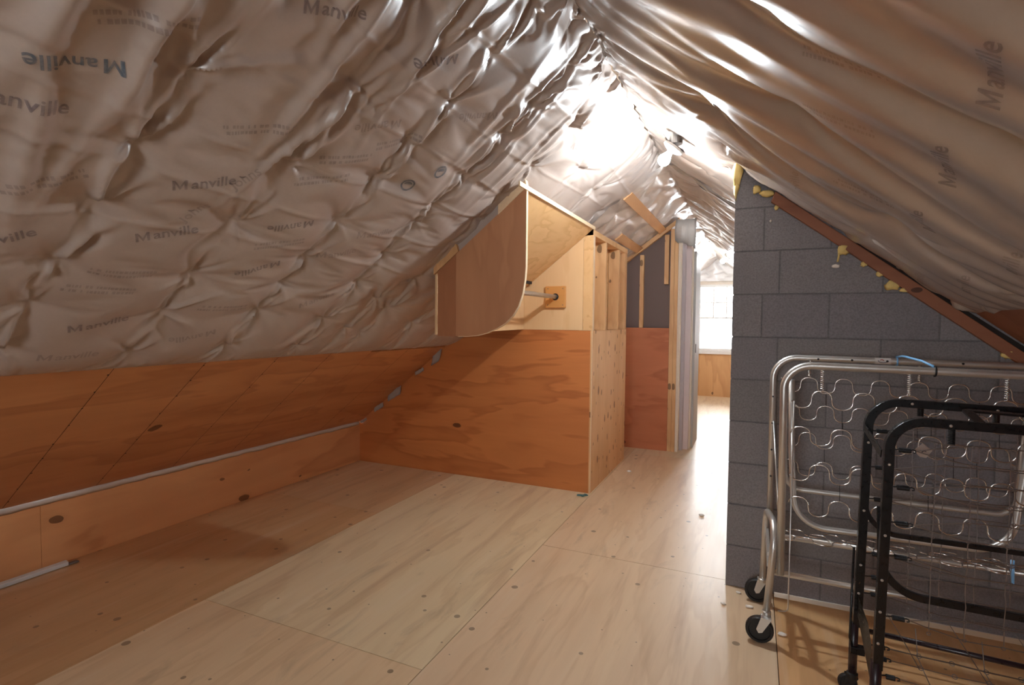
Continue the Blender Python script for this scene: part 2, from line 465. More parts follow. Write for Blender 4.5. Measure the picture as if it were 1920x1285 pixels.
M['cream'] = plain('cream_board', (.72, .62, .50), .5)
M['pink'] = plain('pale_pink_board', (.66, .55, .53), .6, noise=.05, nscale=20)
M['greygreen'] = plain('grey_green_board', (.40, .39, .37), .55)
M['mauve'] = plain('mauve_board', (.44, .38, .39), .55)
M['foam'] = plain('yellow_spray_foam', (.82, .60, .22), .75, noise=.25, nscale=30)
M['crumb'] = plain('white_foam_crumb', (.85, .78, .70), .8)
M['teal'] = plain('teal_tape', (.05, .16, .17), .6)
M['metalstrip'] = plain('white_metal_strip', (.62, .62, .60), .4, .2)
M['scrap'] = plain('white_plastic_scrap', (.62, .55, .49), .35, noise=.08, Coat_Weight=.4)
M['bluestrap'] = plain('blue_strap', (.22, .48, .80), .4, noise=.05)
M['sticker'] = plain('white_sticker', (.74, .70, .68), .5)
M['ink'] = plain('sticker_ink', (.06, .05, .07), .6)
M['redink'] = plain('sticker_red_ink', (.45, .06, .04), .6)
M['paper'] = plain('paper_tag', (.60, .50, .44), .5, noise=.06, nscale=30)
M['lampplate'] = plain('grey_metal_plate', (.20, .17, .16), .5, .6)
M['porcelain'] = plain('white_porcelain', (.85, .82, .78), .25)
M['drywall'] = plain('bare_plaster', (.55, .50, .45), .8, noise=.05, nscale=10)
M['deck'] = plain('roof_deck', (.30, .20, .13), .8, noise=.15, nscale=6)
M['dark'] = plain('dark_gap', (.02, .014, .012), .9)

def block_mat():
    t = NT('grey_painted_block'); v = t.coords()
    n = t.noise(v, 140, 4, .65); n2 = t.noise(v, 5, 3, .5); n3 = t.noise(v, 420, 2, .5)
    c = t.mix(n2, (.235, .22, .228), (.295, .275, .283))
    c = t.mix(t.ramp(n, [(.35, .55), (.6, 0)]), c, (.14, .125, .13))
    c = t.mix(t.ramp(n3, [(.60, 0), (.74, .5)]), c, (.33, .31, .31))
    at = t.n('ShaderNodeAttribute'); at.attribute_name = 'tint'
    c = t.mix(1.0, c, at.outputs['Color'], 'MULTIPLY')
    h = t.math('ADD', t.math('MULTIPLY', n, .8), t.math('MULTIPLY', n3, .4))
    t.principled(c, .72, 0, t.bump(h, .55, .004))
    return t.m
M['block'] = block_mat()

def film_mat(name, base, base2, rough, sheen=.6, crinkle=.0, crough=.30):
    """clear polyethylene lying on tan glass-wool"""
    t = NT(name); v = t.coords()
    n = t.noise(v, 3.2, 4, .55); n2 = t.noise(v, 90, 3, .6)
    c = t.mix(t.ramp(n, [(.3, 0), (.7, 1)]), base, base2)
    c = t.mix(t.ramp(n2, [(.4, 0), (.8, .18)]), c, tuple(x * .8 for x in base))
    h = t.noise(v, 26, 3, .55, .6)
    nrm = t.bump(h, crinkle, .01) if crinkle else None
    t.principled(c, rough, 0, nrm, Coat_Weight=sheen, Coat_Roughness=crough, Coat_IOR=1.75, IOR=1.6)
    return t.m
M['film'] = film_mat('plastic_film_over_tan_wool', (.40, .315, .265), (.47, .39, .34), .42, .6, .04)
M['filmR'] = film_mat('plastic_film_over_brown_wool', (.32, .245, .20), (.38, .30, .25), .36, 1.0, .02, .20)
M['filmC'] = film_mat('thin_crinkled_film', (.46, .36, .29), (.55, .46, .39), .28, .9, .14)
M['filmW'] = film_mat('white_crinkled_film', (.74, .72, .69), (.84, .82, .80), .3, .7, .3)

def ink_mat(name, col, alpha):
    t = NT(name)
    b = t.n('ShaderNodeBsdfPrincipled'); b.inputs['Base Color'].default_value = (*col, 1); b.inputs['Roughness'].default_value = .3
    tr = t.n('ShaderNodeBsdfTransparent'); mx = t.n('ShaderNodeMixShader')
    v = t.coords(); n = t.noise(v, 60, 3, .6)
    f = t.ramp(n, [(.3, alpha * .7), (.65, min(1, alpha * 1.15))])
    t.l(f, mx.inputs[0]); t.l(tr.outputs[0], mx.inputs[1]); t.l(b.outputs[0], mx.inputs[2])
    t.l(mx.outputs[0], t.out.inputs['Surface'])
    return t.m
M['print'] = ink_mat('purple_grey_print', (.11, .08, .12), .40)
M['printblue'] = ink_mat('blue_print', (.05, .12, .19), .55)
M['printfaint'] = ink_mat('faint_print', (.13, .095, .12), .22)

def glass_mat():
    t = NT('window_glass')
    tr = t.n('ShaderNodeBsdfTransparent'); gl = t.n('ShaderNodeBsdfGlossy'); gl.inputs['Roughness'].default_value = .02
    mx = t.n('ShaderNodeMixShader'); fr = t.n('ShaderNodeFresnel'); fr.inputs['IOR'].default_value = 1.45
    t.l(fr.outputs[0], mx.inputs[0]); t.l(tr.outputs[0], mx.inputs[1]); t.l(gl.outputs[0], mx.inputs[2])
    t.l(mx.outputs[0], t.out.inputs['Surface']); return t.m
M['glass'] = glass_mat()

def emit_mat(name, col, s):
    t = NT(name); e = t.n('ShaderNodeEmission'); e.inputs['Color'].default_value = (*col, 1); e.inputs['Strength'].default_value = s
    t.l(e.outputs[0], t.out.inputs['Surface']); return t.m
M['bulb'] = emit_mat('glowing_bulb', (.84, .93, 1.0), BULB)

# ------------------------------------------------------------------ setting
YB = 3.88         # closet partition
Y2 = 5.52         # second stud partition
YW = 2.804        # block wall face
YF = 10.1         # far gable
YN = -1.9         # gable behind the camera
XL, XR = -3.263, 2.06

# floor: plywood sheets with thin seams between them
bm = bmesh.new()
lay = bm.loops.layers.color.new('tint')
rng = random.Random(3)
xs = [(-3.6, -2.262), (-2.259, -1.085), (-1.082, .11), (.113, 1.30), (1.303, 2.5)]
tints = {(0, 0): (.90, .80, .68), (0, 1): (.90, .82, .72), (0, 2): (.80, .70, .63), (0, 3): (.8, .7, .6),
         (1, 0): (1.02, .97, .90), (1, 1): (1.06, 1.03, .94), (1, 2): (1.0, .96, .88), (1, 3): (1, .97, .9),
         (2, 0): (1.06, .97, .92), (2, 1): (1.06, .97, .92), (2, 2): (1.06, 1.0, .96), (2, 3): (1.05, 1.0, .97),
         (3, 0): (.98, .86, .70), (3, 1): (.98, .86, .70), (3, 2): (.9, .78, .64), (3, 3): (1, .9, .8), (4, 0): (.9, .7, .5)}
for ci, (a, b) in enumerate(xs):
    first = {0: .44, 1: -.79, 2: .44, 3: .44, 4: -.79}[ci]
    y = first - 2.42 * 2; r = 0
    while y < YF + .1:
        y0, y1 = max(y, YN - .1), min(y + 2.417, YF + .2)
        if y1 > y0 + .05:
            n0 = len(bm.faces)
            box(bm, a, b, y0, y1, -.02, 0)
            bm.faces.ensure_lookup_table()
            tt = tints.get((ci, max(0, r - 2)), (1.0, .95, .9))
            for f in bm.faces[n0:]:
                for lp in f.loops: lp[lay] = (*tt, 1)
        y += 2.42; r += 1
n0 = len(bm.faces); box(bm, -3.6, 2.5, YN - .1, YF + .2, -.06, -.021)
bm.faces.ensure_lookup_table()
for f in bm.faces[n0:]:
    for lp in f.loops: lp[lay] = (.12, .10, .08, 1)
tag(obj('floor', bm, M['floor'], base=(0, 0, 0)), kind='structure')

# eaves
bm = bmesh.new(); box(bm, XL - .02, XL, YN, 1.468, 0, .352); box(bm, XL - .02, XL, 1.4688, YF, 0, .352); box(bm, XL - .03, XL - .0205, YN, YF, 0, .352)
tag(obj('wall_left', bm, M['kneeboard'], base=(XL, 0, 0), bevel=.002), kind='structure')
bm = bmesh.new(); box(bm, XR, XR + .02, YN, YF, 0, .37)
tag(obj('wall_right', bm, M['kneeboard'], base=(XR, 0, 0)), kind='structure')

def slope_prism(bm, mp, u0, u1, s0, s1, d0, d1):
    c = mp(np.array([(u, s, d) for d in (d0, d1) for u, s in ((u0, s0), (u1, s0), (u1, s1), (u0, s1))], float))
    vs = [bm.verts.new(tuple(p)) for p in c]
    for f in ((0, 1, 2, 3), (4, 7, 6, 5), (0, 4, 5, 1), (1, 5, 6, 2), (2, 6, 7, 3), (3, 7, 4, 0)):
        bm.faces.new([vs[i] for i in f])

# roof deck above the insulation
bm = bmesh.new()
slope_prism(bm, map_left, YN, YF, -.15, 3.60, -.26, -.22)
slope_prism(bm, map_right, YN, YF, -.2, 3.60, -.26, -.22)
tag(obj('ceiling', bm, M['deck'], base=(RX, 0, 2.5)), kind='structure')

# gable ends
def gable(name, y0, y1, hole, mat):
    hx0, hx1, hz0, hz1 = hole
    bm = bmesh.new()
    lo, hi = -3.7, 2.5
    prism_xz(bm, [(lo, 0), (hx0, 0), (hx0, 2.9), (lo, 2.9)], y0, y1)
    prism_xz(bm, [(hx1, 0), (hi, 0), (hi, 2.9), (hx1, 2.9)], y0, y1)
    prism_xz(bm, [(hx0, 0), (hx1, 0), (hx1, hz0), (hx0, hz0)], y0, y1)
    prism_xz(bm, [(hx0, hz1), (hx1, hz1), (hx1, 2.9), (hx0, 2.9)], y0, y1)
    return tag(obj(name, bm, mat, base=((lo + hi) / 2, y0, 0)), kind='structure')
gable('wall_far', YF, YF + .12, (-.93, .02, .80, 1.97), M['drywall'])
gable('wall_near', YN - .12, YN, (-.90, -.10, .80, 1.80), M['drywall'])

def window(n, y, x0, x1, z0, z1, inward, rows=2, cols=4):
    w = tag(thing('window_%d' % n, None, None, ((x0 + x1) / 2, y, z0)), kind='structure')
    s = inward
    bm = bmesh.new(); t = .045
    ya, yb = sorted((y - s * .10, y + s * .015))
    box(bm, x0 - .0, x0 + t, ya, yb, z0, z1); box(bm, x1 - t, x1, ya, yb, z0, z1)
    box(bm, x0, x1, ya, yb, z1 - t, z1); box(bm, x0, x1, ya, yb, z0, z0 + t)
    obj('frame', bm, M['white'], w, bevel=.003)
    bm = bmesh.new(); zm = (z0 + z1) / 2
    yc = y - s * .05
    box(bm, x0 + t, x1 - t, yc - .018, yc + .018, zm - .017, zm + .017)
    obj('meeting_rail', bm, M['white'], w)
    bm = bmesh.new()
    for k in range(1, cols):
        xx = x0 + t + (x1 - x0 - 2 * t) * k / cols
        box(bm, xx - .012, xx + .012, yc - .011, yc + .011, zm + .017, z1 - t)
    for k in range(1, rows):
        zz = zm + (z1 - t - zm) * k / rows
        box(bm, x0 + t, x1 - t, yc - .010, yc + .010, zz - .012, zz + .012)
    obj('muntins', bm, M['white'], w)
    for a, b in ((z0 + t, zm - .017), (zm + .017, z1 - t)):
        bm = bmesh.new(); box(bm, x0 + t, x1 - t, yc - .004, yc - .001, a, b)
        obj('pane', bm, M['glass'], w)
    bm = bmesh.new(); ya, yb = sorted((y, y + s * .02))
    for (a, b, c, d) in ((x0 - .06, x0, z0 - .02, z1 + .06), (x1, x1 + .06, z0 - .02, z1 + .06), (x0 - .06, x1 + .06, z1, z1 + .06)):
        box(bm, a, b, ya, yb, c, d)
    obj('casing', bm, M['cream'], w, bevel=.002)
    bm = bmesh.new(); ya, yb = sorted((y, y + s * .06)); box(bm, x0 - .08, x1 + .08, ya, yb, z0 - .05, z0)
    obj('sill', bm, M['white'], w, bevel=.003)
    return w
window(1, YF, -.93, .02, .80, 1.97, -1)
window(2, YN, -.90, -.10, .80, 1.80, 1, cols=3)

bm = bmesh.new(); box(bm, -.93, -.33, YF - .016, YF - .001, .0, .745); box(bm, -.327, .40, YF - .016, YF - .001, .0, .745)
tag(obj('plywood_panel', bm, M['wainscot'], bevel=.001), 'blond plywood panel on the far wall below the bright window', 'plywood panel')
bm = bmesh.new(); box(bm, -1.0, -.945, YF - .022, YF, 0, 2.0)
tag(obj('trim_1', bm, M['white'], bevel=.002), kind='structure')

# ------------------------------------------------------------------ concrete block wall
bm = bmesh.new(); lay = bm.loops.layers.color.new('tint')
rng = random.Random(11)
BX0 = -.10; CH = .2035; BL = .405; YD = 3.55
def paint(n0, tt):
    bm.faces.ensure_lookup_table()
    for f in bm.faces[n0:]:
        for lp in f.loops: lp[lay] = (*tt, 1)
n0 = 0; box(bm, BX0 + .004, 2.05, YW + .0045, YD, 0, 2.4); paint(n0, (.85, .85, .85))
for r in range(12):
    z0, z1 = r * CH + .0035, (r + 1) * CH - .0035
    if r % 2:   cuts = [BX0, BX0 + .195]
    else:       cuts = [BX0]
    first = {7: .13, 8: .125, 5: .17, 9: .11}.get(r)
    x = BX0
    edges = [BX0]
    nx = BX0 + (.405 if r % 2 == 0 else .2)
    while nx < 2.1:
        edges.append(nx); nx += BL
    edges.append(2.1)
    if r in (6, 8):
        edges.insert(1, BX0 + .13)
    for a, b in zip(edges[:-1], edges[1:]):
        n0 = len(bm.faces)
        g = 1 + (rng.random() - .5) * .14
        e0 = a + (.0035 if a > BX0 + .001 else 0)
        dy = rng.random() * .0022
        vs = box(bm, e0, b - .0035, YW + dy, YD, z0, z1)
        paint(n0, (g, g, g * (1 + (rng.random() - .5) * .03)))
# cut off along the roof slope
pl = Vector((0, YW, 2.02)); no = Vector((.79, 0, 1)).normalized()
bmesh.ops.bisect_plane(bm, geom=bm.verts[:] + bm.edges[:] + bm.faces[:], plane_co=pl, plane_no=no, clear_outer=True)
o = obj('wall_block', bm, M['block'], base=(BX0, YW, 0))
bv = o.modifiers.new('bevel', 'BEVEL'); bv.width = .003; bv.segments = 2; bv.limit_method = 'ANGLE'
tag(o, kind='structure')

# ------------------------------------------------------------------ eave panels (sloping plywood)
bm = bmesh.new()
slope_prism(bm, map_left, YN + .004, .478, .005, 1.19, -.014, 0)
slope_prism(bm, map_left, .480, 2.918, .005, 1.19, -.014, 0)
slope_prism(bm, map_left, 2.921, YB - .004, .005, 1.15, -.014, 0)
pe = tag(obj('eave_panel', bm, M['kneeply'], base=(-2.8, 1, .7)), 'long orange plywood panel sloping up the left eave under the plastic sheet', 'plywood panel')
def nail_row(yy, parent):
    bm = bmesh.new(); rr = random.Random(int(yy * 100))
    for k in range(9):
        s = .08 + k * .13 + rr.random() * .03
        p = map_left(np.array([yy + (rr.random() - .5) * .01, s, .0015]))
        n = Vector((SA, 0, -CA)); ax = Vector((0, 1, 0)); bx = n.cross(ax)
        ring = [bm.verts.new(Vector(p) + (ax * math.cos(a) + bx * math.sin(a)) * .004) for a in [2 * PI * q / 8 for q in range(8)]]
        bm.faces.new(ring)
    # the scored pencil line along the rafter
    a0 = map_left(np.array([[yy - .0012, .03, .0006], [yy + .0012, .03, .0006], [yy + .0012, 1.17, .0006], [yy - .0012, 1.17, .0006]]))
    bm.faces.new([bm.verts.new(tuple(p)) for p in a0])
    return obj('nail_line', bm, M['dark'], parent)
for yy in (.89, 1.31, 1.71, 2.13, 2.53, 3.35): nail_row(yy, pe)
bm = bmesh.new()
slope_prism(bm, map_right, YN + .004, 2.36, 1.79, 3.33, -.014, 0)
slope_prism(bm, map_right, 2.363, YW - .03, 1.79, 3.33, -.014, 0)
tag(obj('eave_panel', bm, M['lumber_x'], base=(1.3, 1, .9)), 'dark brown plywood panel sloping down the right eave beside the block wall', 'plywood panel')

# plastic tucked along the top of the knee board
bm = bmesh.new(); rr = random.Random(5)
rows_ = []
for k in range(90):
    y = -.6 + k * .05
    w = .022 + .012 * math.sin(k * .6) * rr.random() + .008 * rr.random()
    e = XL + .004
    h = .350 + .004 * rr.random()
    rows_.append([bm.verts.new(p) for p in ((e - .002, y, h + .026), (e + .010 + w * .3, y, h + .012 + .004 * rr.random()), (e + w * .55, y, h - .004), (e + .004, y, h - .016 - .006 * rr.random()), (e - .001, y, h - .01))])
for a, b in zip(rows_[:-1], rows_[1:]):
    for k in range(5): bm.faces.new((a[k], a[(k + 1) % 5], b[(k + 1) % 5], b[k]))
bm.faces.new(rows_[0]); bm.faces.new(rows_[-1])
tag(obj('plastic_strip', bm, M['scrap'], smooth=True), 'crumpled clear plastic strip tucked along the top of the left knee board', 'plastic strip')

# white metal strip on the floor
bm = bmesh.new()
prism = [(-3.235, .003), (-3.212, .003), (-3.212, .022), (-3.235, .028)]
a = [bm.verts.new((x, -.2, z)) for x, z in prism]; b = [bm.verts.new((x + .012, 1.555, z)) for x, z in prism]
bm.faces.new(a); bm.faces.new(b[::-1])
for i in range(4): bm.faces.new((a[i], b[i], b[(i + 1) % 4], a[(i + 1) % 4]))
ms = tag(obj('metal_strip', bm, M['metalstrip'], bevel=.002), 'pale grey metal strip lying on the floor against the left knee board', 'metal strip')
bm = bmesh.new(); box(bm, -3.222, -3.195, 1.556, 1.60, .004, .012)
obj('bent_end', bm, M['lampplate'], ms, bevel=.002)

# ------------------------------------------------------------------ closet partition (lower plywood, blond upper, open studs)
cp = thing('closet_partition', 'plywood-clad stud partition in the middle, orange below and blond with open studs above', 'partition', (-1.6, YB, 0))
def roofz(x, c=0): return .355 + .79 * (x - XL) - c
bm = bmesh.new()
prism_xz(bm, [(XL, 0), (-1.11, 0), (-1.11, 1.222), (XL + (1.222 - .355) / .79 - .10, 1.222), (XL - .10, .345)], YB, YB + .015)
obj('lower_panel', bm, M['redply'], cp, bevel=.001)
bm = bmesh.new(); prism_xz(bm, [(-1.98, 1.224), (-1.172, 1.224), (-1.172, 1.915), (-1.98, 1.277)], YB, YB + .014)
obj('upper_panel', bm, M['blond'], cp, bevel=.001)
bm = bmesh.new(); prism_xz(bm, [(-1.170, 1.224), (-1.099, 1.224), (-1.099, 1.975), (-1.170, 1.917)], YB, YB + .014)
tag(obj('edge_strip', bm, M['figured'], cp), 'more orange plywood strip at the corner')
bm = bmesh.new(); box(bm, -1.110, -1.095, YB, 5.03, 0, 1.222)
tag(obj('side_panel', bm, M['sideply'], cp, bevel=.001), 'knotty paler plywood side')
bm = bmesh.new(); box(bm, -1.099, -1.094, YB - .001, YB + .004, 0, 1.222)
obj('corner_edge', bm, M['plyedge'], cp)
# studs: narrow edges to the corridor
for (y0, y1, mt) in ((YB + .015, YB + .055, 'studpale'), (4.25, 4.29, 'stud'), (4.70, 4.745, 'stud'), (4.945, 5.03, 'stud')):
    bm = bmesh.new(); box(bm, -1.19, -1.097, y0, y1, 1.222, 1.925)
    obj('stud', bm, M[mt], cp, bevel=.002)
bm = bmesh.new(); box(bm, -1.19, -1.095, YB + .0, 5.035, 1.925, 1.968)
obj('top_plate', bm, M['stud'], cp, bevel=.002)
bm = bmesh.new(); box(bm, -1.19, -1.112, YB + .02, 5.03, 0, .04)
obj('bottom_plate', bm, M['stud'], cp)
bm = bmesh.new(); box(bm, -1.205, -1.192, YB + .016, 5.03, 1.0, 1.965)
obj('inner_panel', bm, M['figured'], cp)
bm = bmesh.new(); box(bm, -2.6, -1.2, 5.03, 5.045, 0, .9)
obj('back_panel', bm, M['farply'], cp)
# white plastic scraps at the seam with the eave panel
for i, (x, z, w, h, lab) in enumerate(((-3.20, .415, .075, .03, 'smallest white plastic scrap, lowest in the seam of eave panel and partition'),
                                (-3.03, .535, .10, .05, 'white plastic scrap second from the bottom of the eave seam'),
                                (-2.86, .66, .14, .085, 'long white plastic scrap in the middle of the eave seam'),
                                (-2.60, .865, .09, .035, 'thin white plastic scrap second from the top of the eave seam'),
                                (-2.43, 1.01, .085, .12, 'white plastic flap hanging at the top of the eave seam below closet'))):
    bm = bmesh.new(); rr = random.Random(i + 40)
    g = []
    for a in range(7):
        rowv = []
        for b in range(5):
            u, v = a / 6 - .5, b / 4 - .5
            ww = w * (1 - .35 * abs(v) * rr.random())
            px = x + u * ww + v * h * .35
            pz = roofz(x) - .03 + v * h + u * w * .5 + rr.random() * .006
            rowv.append(bm.verts.new((px, YB - .012 - .02 * (.5 + v) - .010 * rr.random(), pz)))
        g.append(rowv)
    fs = []
    for a in range(6):
        for b in range(4): fs.append(bm.faces.new((g[a][b], g[a + 1][b], g[a + 1][b + 1], g[a][b + 1])))
    bmesh.ops.solidify(bm, geom=fs, thickness=.002)
    tag(obj('plastic_scrap', bm, M['scrap'], smooth=True), lab, 'plastic scrap', 'plastic scraps along the eave seam')

# ------------------------------------------------------------------ hanging closet
YC = 2.60
hc = thing('hanging_closet', 'plywood closet end hanging under the roof slope with a rounded front panel', 'closet', (-1.4, 3.2, 1.2))
curve = [(-1.098, 1.57), (-1.103, 1.50), (-1.115, 1.43), (-1.138, 1.365), (-1.17, 1.315), (-1.21, 1.277), (-1.26, 1.247), (-1.32, 1.222), (-1.38, 1.207), (-1.44, 1.201)]
bm = bmesh.new()
prism_xz(bm, [(-1.515, 1.200), (-1.515, 1.655), (-1.112, 1.972), (-1.098, 1.972)] + curve, YC, YC + .017)
obj('front_panel', bm, M['panel'], hc)
bm = bmesh.new(); prism_xz(bm, [(-1.635, 1.198), (-1.635, 1.560), (-1.516, 1.654), (-1.516, 1.198)], YC + .001, YC + .018)
tag(obj('panel_strip', bm, M['panelstrip'], hc), 'darker redder strip at the left of the panel')
# pale exposed plywood edge following the right side and the curve
bm = bmesh.new()
pth = [(-1.098, 1.975)] + curve + [(-1.50, 1.200)]
pv = []
for i, (x, z) in enumerate(pth):
    a = Vector(pth[max(0, i - 1)]); b = Vector(pth[min(len(pth) - 1, i + 1)])
    t_ = (b - a).normalized(); nn = Vector((-t_.y, t_.x))      # outward
    pv.append([bm.verts.new((x + nn.x * k, yy, z + nn.y * k)) for k, yy in ((0, YC - .0015), (.003, YC - .0015), (.003, YC + .019), (0, YC + .019))])
for a, b in zip(pv[:-1], pv[1:]):
    for k in range(4): bm.faces.new((a[k], a[(k + 1) % 4], b[(k + 1) % 4], b[k]))
bm.faces.new(pv[0]); bm.faces.new(pv[-1])
obj('panel_edge', bm, M['plyedge'], hc)
bm = bmesh.new()
prism_yz(bm, [(YC + .018, 1.205), (YB - .003, 1.225), (YB - .003, 1.60), (YC + .018, 1.555)], -1.662, -1.648)
obj('side_panel', bm, M['blond'], hc)
# sloping plywood soffit
bm = bmesh.new()
def soff(x): return 1.972 + .79 * (x + 1.098)
prism_xz(bm, [(-1.64, soff(-1.64)), (-1.640, soff(-1.64) + .014), (-1.098, soff(-1.098) + .014), (-1.098, soff(-1.098))], YC + .02, YB - .005)
obj('soffit_panel', bm, M['figured'], hc)
bm = bmesh.new(); box(bm, -1.098, -1.090, YC - .10, YB + .02, 1.966, 1.990)
obj('soffit_edge', bm, M['plyedge'], hc)
# blocking between the panel and the roof
bm = bmesh.new()
prism_xz(bm, [(-1.66, 1.545), (-1.66, 1.612), (-1.52, 1.722), (-1.50, 1.668)], YC - .004, YC + .04)
obj('blocking', bm, M['stud'], hc, bevel=.002)
bm = bmesh.new()
prism_xz(bm, [(-1.26, 1.851), (-1.26, 1.905), (-1.105, 2.03), (-1.095, 1.984)], YC - .002, YC + .03)
obj('blocking', bm, M['plyedge'], hc, bevel=.002)
bm = bmesh.new()
prism_xz(bm, [(-1.50, 1.668), (-1.515, 1.722), (-1.26, 1.925), (-1.26, 1.853)], YC + .012, YC + .03)
tag(obj('filler_strip', bm, M['film'], hc), 'grey plastic-covered strip above the panel')
bm = bmesh.new(); box(bm, -1.60, -1.575, YB - .16, YB - .02, 1.575, 1.60)
obj('bracket', bm, M['dark'], hc)

# closet rod with its socket board
cr = thing('closet_rod', 'grey galvanised closet rod ending in a square plywood socket', 'closet rod', (-1.382, 3.2, 1.475))
bm = bmesh.new(); sweep(bm, [(-1.382, YC + .018, 1.4735), (-1.382, YB - .012, 1.475)], .0165, 18)
obj('rod', bm, M['galv'], cr, smooth=True)
bm = bmesh.new(); box(bm, -1.463, -1.302, YB - .022, YB - .001, 1.392, 1.556)
sb = obj('socket_board', bm, M['platewood'], cr, bevel=.003)
bm = bmesh.new(); lathe(bm, [(.0168, -.006), (.025, -.006), (.026, 0), (.0168, 0)], (-1.382, YB - .0225, 1.475), 'Y', 24)
obj('socket_ring', bm, M['dark'], sb)
for sx in (-.06, .06):
    for sz in (-.062, .062):
        bm = bmesh.new(); lathe(bm, [(.004, -.002), (.004, .001)], (-1.382 + sx, YB - .0225, 1.475 + sz), 'Y', 10)
        obj('screw', bm, M['lampplate'], sb)

# ------------------------------------------------------------------ second stud partition
sp = thing('stud_partition', 'rosy plywood and grey hardboard stud partition behind the knotty closet side', 'partition', (-1.3, Y2, 0))
def z2(x): return 1.895 + .72 * (x + 1.22)
bm = bmesh.new(); box(bm, -2.9, -.775, Y2, Y2 + .015, 0, 1.235)
obj('lower_panel', bm, M['farply'], sp, bevel=.001)
bm = bmesh.new(); prism_xz(bm, [(-2.6, 1.236), (-.775, 1.236), (-.775, z2(-.775)), (-2.1, z2(-2.1)), (-2.6, 1.237)], Y2 + .05, Y2 + .06)
obj('hardboard', bm, M['hardboard'], sp)
for (x0, x1, z0, z1) in ((-1.073, -1.034, 1.237, 1.97), (-.832, -.79, 1.672, 2.16), (-.774, -.735, 0, 2.215), (-.734, -.700, 0, 2.23), (-1.55, -1.51, 1.237, 1.65)):
    bm = bmesh.new(); box(bm, x0, x1, Y2 - .002, Y2 + .048, z0, z1)
    obj('stud', bm, M['stud'], sp, bevel=.002)
bm = bmesh.new(); prism_xz(bm, [(-2.1, z2(-2.1) - .0), (-.70, z2(-.70)), (-.70, z2(-.70) + .05), (-2.1, z2(-2.1) + .05)], Y2 - .004, Y2 + .085)
obj('top_plate', bm, M['stud'], sp, bevel=.002)

# edges of boards at the doorway beyond
dj = thing('doorway_jamb', 'upright cream, pink and grey boards at the doorway end of the far partition', 'door jamb', (-.64, 5.85, 0))
for nm, x0, x1, y0, y1, z1, mt in (('casing_board', -.700, -.672, Y2 + .01, 5.62, 2.22, 'cream'), ('pink_board', -.672, -.590, 5.68, 5.72, 2.10, 'pink'),
                               ('mauve_strip', -.672, -.640, 5.62, 5.68, 2.1, 'mauve'), ('grey_board', -.590, -.555, 5.80, 6.25, 2.02, 'greygreen'), ('pale_strip', -.600, -.578, 5.74, 5.80, 2.06, 'cream')):
    bm = bmesh.new(); box(bm, x0, x1, y0, y1, 0, z1)
    obj(nm, bm, M[mt], dj, bevel=.002)
bm = bmesh.new(); box(bm, -.556, -.548, 5.86, 5.90, .98, 1.07)
obj('latch_plate', bm, M['lampplate'], dj)
bm = bmesh.new(); box(bm, -2.9, -.60, 5.74, 5.80, 0, 2.0)
obj('wall_board', bm, M['hardboard'], dj)

bm = bmesh.new(); rr = random.Random(15); g = []
for a in range(9):
    x = -.735 + a * .024
    g.append([bm.verts.new((x + rr.random() * .008, 5.50 - .012 * math.sin(a * 1.7 + b) - .01 * b, 2.30 - .10 * b - (.07 * a / 8 + .035 * rr.random() if b == 2 else 0))) for b in range(3)])
fs = [bm.faces.new((g[a][b], g[a + 1][b], g[a + 1][b + 1], g[a][b + 1])) for a in range(8) for b in range(2)]
bmesh.ops.solidify(bm, geom=fs, thickness=.002)
tag(obj('plastic_scrap', bm, M['filmW'], smooth=True), 'ragged white plastic flap hanging over the top of the doorway boards', 'plastic scrap')

# strapping boards under the film in the corridor
for xx, y0, y1, lab in ((-.885, 3.9, 6.0, 'upper wooden strapping board running along the left roof slope in the corridor'), (-1.11, 4.6, 5.9, 'lower wooden strapping board just above the open studs')):
    bm = bmesh.new()
    c = roofz(xx)
    s = (xx - XL) / CA
    slope_prism(bm, map_left, y0, y1, s - .04, s + .04, .035, .055)
    tag(obj('strapping_board', bm, M['lumber_y'], bevel=.002), lab, 'board', 'strapping boards on the corridor slope')

# reddish board along the slope on the block wall
bm = bmesh.new()
def zr(x, r=0): return 1.983 - .79 * x + r
prism_xz(bm, [(.055, zr(.055, -.090)), (.072, zr(.072, -.030)), (1.95, zr(1.95, -.030)), (1.95, zr(1.95, -.090)), (1.0, zr(1.0, -.086)), (.6, zr(.6, -.091)), (.3, zr(.3, -.085))], YW - .030, YW - .0005)
tag(obj('sloping_board', bm, M['lumber_x'], bevel=.003), 'reddish brown board sloping down along the top of the block wall', 'board')
bm = bmesh.new()
prism_xz(bm, [(.40, zr(.40, -.029)), (.40, zr(.40, -.022)), (1.95, zr(1.95, .02)), (1.95, zr(1.95, -.029))], YW - .026, YW - .006)
tag(obj('sloping_strip', bm, M['dark']), 'dark narrow strip above the sloping board on the block wall', 'strip')

